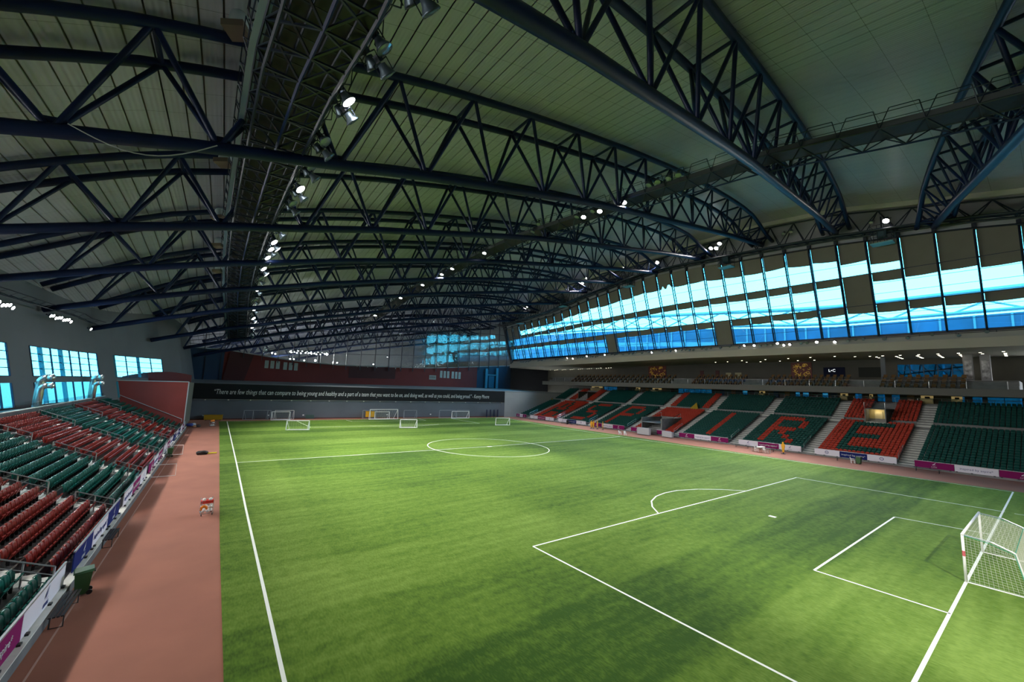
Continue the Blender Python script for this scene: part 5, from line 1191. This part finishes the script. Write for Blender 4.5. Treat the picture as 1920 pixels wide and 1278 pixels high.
# ================================================================ far side track
def mannequin(label, p, rz):
    o = thing('training_dummy', label, 'training dummy', p, rz, 'yellow training dummies')
    P = [(-.13, .25), (-.20, .8), (-.30, 1.15), (-.32, 1.5), (-.14, 1.62), (-.12, 1.72), (-.13, 1.86), (-.06, 1.95)]; P = P+[(-a, b) for a, b in P[::-1]]
    n = len(P); m = MB(); m.add([(x, -.05, z) for x, z in P]+[(x, .05, z) for x, z in P], [tuple(range(n)), tuple(range(2*n-1, n-1, -1))]+[(i, i+n, (i+1) % n+n, (i+1) % n) for i in range(n)]); m.build('body_panel', YEL, o)
    MB().lathe([(.34, 0), (.34, .06), (.08, .10), (.06, .3), (0, .3)], 10).build('base', BLACK, o)
    return o
for k, (x, y, r) in enumerate([(71.4, 64.0, 1.4), (71.2, 64.5, 1.7), (71.6, 62.9, .5), (71.8, 61.4, .9), (73.6, 24.2, 1.2)]):
    mannequin('yellow upright training dummy on the far track, %s' % ['second of a close pair', 'first of a close pair', 'slim middle one', 'rightmost of the far group', 'alone before the pale boards'][k], (x, y, 0), r)
for k, (x, y, L, lab) in enumerate([(74.6, 16.2, 2.6, 'before the blue board'), (75.6, 7.8, 2.6, 'before the nearest maroon board'), (74.4, 27.0, 2.4, 'left of the white chairs table'), (74.3, 31.0, 2.4, 'left of the bench by the table'), (72.5, 71.5, 2.4, 'further along the far track'), (72.3, 75.2, 2.4, 'furthest along the far track')]):
    bench('dark bench on the far side track, %s' % lab, (x, y, 0), 0, L, 'benches on the far track')
def plastic_chair(label, p, rz, grp):
    o = thing('plastic_chair', label, 'chair', p, rz, grp)
    MB().box(-.22, .22, -.22, .22, .42, .46).build('seat', WHITE, o); MB().add([(-.22, .19, .46), (.22, .19, .46), (.20, .30, .86), (-.20, .30, .86), (-.22, .22, .46), (.22, .22, .46), (.20, .33, .86), (-.20, .33, .86)], [(0, 1, 2, 3), (7, 6, 5, 4), (3, 2, 6, 7), (0, 3, 7, 4), (1, 5, 6, 2)]).build('backrest', WHITE, o)
    for a in (-1, 1):
        for b in (-1, 1): MB().bar((a*.19, b*.19, 0), (a*.2, b*.2, .42), .05).build('leg', WHITE, o)
        MB().bar((a*.24, -.2, .64), (a*.24, .25, .64), .05).build('armrest', WHITE, o)
    return o
for k, (x, y, r, lab) in enumerate([(67.6, 52.9, .4, 'left one of the pair by the halfway line'), (67.9, 51.8, -.5, 'right one of the pair by the halfway line'), (71.9, 27.6, .9, 'under the small table, left'), (71.7, 26.2, 1.3, 'under the small table, right'), (74.0, 15.3, .5, 'between the bench and the bin')]):
    plastic_chair('white plastic chair on the far track, %s' % lab, (x, y, 0), r, 'white plastic chairs')
o = thing('small_table', 'small dark table holding a white cloth on the far track', 'table', (71.9, 26.9, 0), 1.5); MB().box(-1.4, 1.4, -.4, .4, .72, .77).build('tabletop', mat('dark table', (.06, .06, .07), .5), o)
for a in (-1, 1):
    for b in (-1, 1): MB().bar((a*1.3, b*.34, 0), (a*1.3, b*.34, .72), .05).build('leg', STEEL, o)
tag(MB().box(-.8, .8, -.35, .35, .77, .92).build('folded_cloth', WHITE), 'white folded cloth lying on the small table', 'cloth').location = (71.9, 26.9, 0)
for k, (x, y, w_) in enumerate([(73.0, 50.8, 1.6), (74.2, 45.8, 1.2)]):
    o = thing('crash_mat', 'pale grey equipment bag standing at the tunnel mouth, %s' % ['larger left one', 'smaller right one'][k], 'mat', (x, y, 0), 1.5, 'grey equipment bags'); MB().box(-w_, w_, -.3, .3, .1, 1.5-.3*k).build('bag', mat('pale grey vinyl', (.42, .42, .46), .6), o); MB().tube([(-w_*.4, -.33, 1), (0, -.42, .9), (w_*.4, -.33, 1)], .04, 4).build('strap', BLACK, o); MB().box(-w_*.9, w_*.9, -.25, .25, 0, .1).build('base', BLACK, o)
b_ = thing('black_bin', 'small black litter bin before the far white board', 'bin', (72.9, 74.6, 0)); MB().lathe([(.25, 0), (.32, .9), (.34, .9), (.34, .97), (0, 1.0)], 10).build('body', BLACK, b_); MB().lathe([(.36, .95), (.3, 1.05), (0, 1.1)], 10).build('lid', NAVY2, b_)
# ================================================================ person at the end of the stand
def person(label, p, rz):
    V = {'pelvis': (0, 0, .95, .15), 'chest': (0, .01, 1.3, .17), 'neck': (0, 0, 1.5, .06), 'head': (0, -.02, 1.62, .095), 'top': (0, -.01, 1.74, .07)}
    for s, n in ((-1, 'l'), (1, 'r')):
        V['hip'+n] = (s*.10, 0, .88, .10); V['knee'+n] = (s*.11, -.03, .48, .07); V['ankle'+n] = (s*.11, .02, .08, .05); V['toe'+n] = (s*.12, -.16, .04, .045)
        V['sh'+n] = (s*.20, 0, 1.42, .065); V['el'+n] = (s*.27, .03, 1.12, .05); V['wr'+n] = (s*.24, -.12, .90, .036); V['ha'+n] = (s*.23, -.18, .82, .035)
    E = [('pelvis', 'chest'), ('chest', 'neck'), ('neck', 'head'), ('head', 'top')]
    for n in 'lr': E += [('pelvis', 'hip'+n), ('hip'+n, 'knee'+n), ('knee'+n, 'ankle'+n), ('ankle'+n, 'toe'+n), ('chest', 'sh'+n), ('sh'+n, 'el'+n), ('el'+n, 'wr'+n), ('wr'+n, 'ha'+n)]
    K = list(V); me = bpy.data.meshes.new('body'); me.from_pydata([V[k][:3] for k in K], [(K.index(a), K.index(b)) for a, b in E], [])
    o = tag(link('person', me, None, p, rz), label, 'person'); me.materials.append(mat('dark blue trousers', (.02, .02, .03), .8)); me.materials.append(mat('skin', (.35, .2, .13), .6)); me.materials.append(mat('olive yellow top', (.20, .17, .04), .8))
    md = o.modifiers.new('skin', 'SKIN'); sk = me.skin_vertices[0].data
    for i, k in enumerate(K): sk[i].radius = (V[k][3],)*2
    sk[0].use_root = True; o.modifiers.new('sub', 'SUBSURF').levels = 1
    dg = bpy.context.evaluated_depsgraph_get(); m2 = bpy.data.meshes.new_from_object(o.evaluated_get(dg)); o.modifiers.clear(); o.data = m2
    for pl_ in m2.polygons:
        z = pl_.center.z; x = abs(pl_.center.x); pl_.material_index = 1 if z > 1.50 or (z < .93 and x > .19) else 2 if z > .93 else 0
    MB().lathe([(.105, 1.66), (.09, 1.72), (.04, 1.765), (0, 1.77)], 10, org=(0, .0, 0)).build('hair', BLACK, o)
    MB().box(-.012, .012, -.135, -.10, 1.59, 1.63).build('nose', MATS['skin'], o)
    return o
person('person in an olive top standing at the far end of the long stand', (X0(95.5)+13.6, 95.9, 4.62), 1.9)
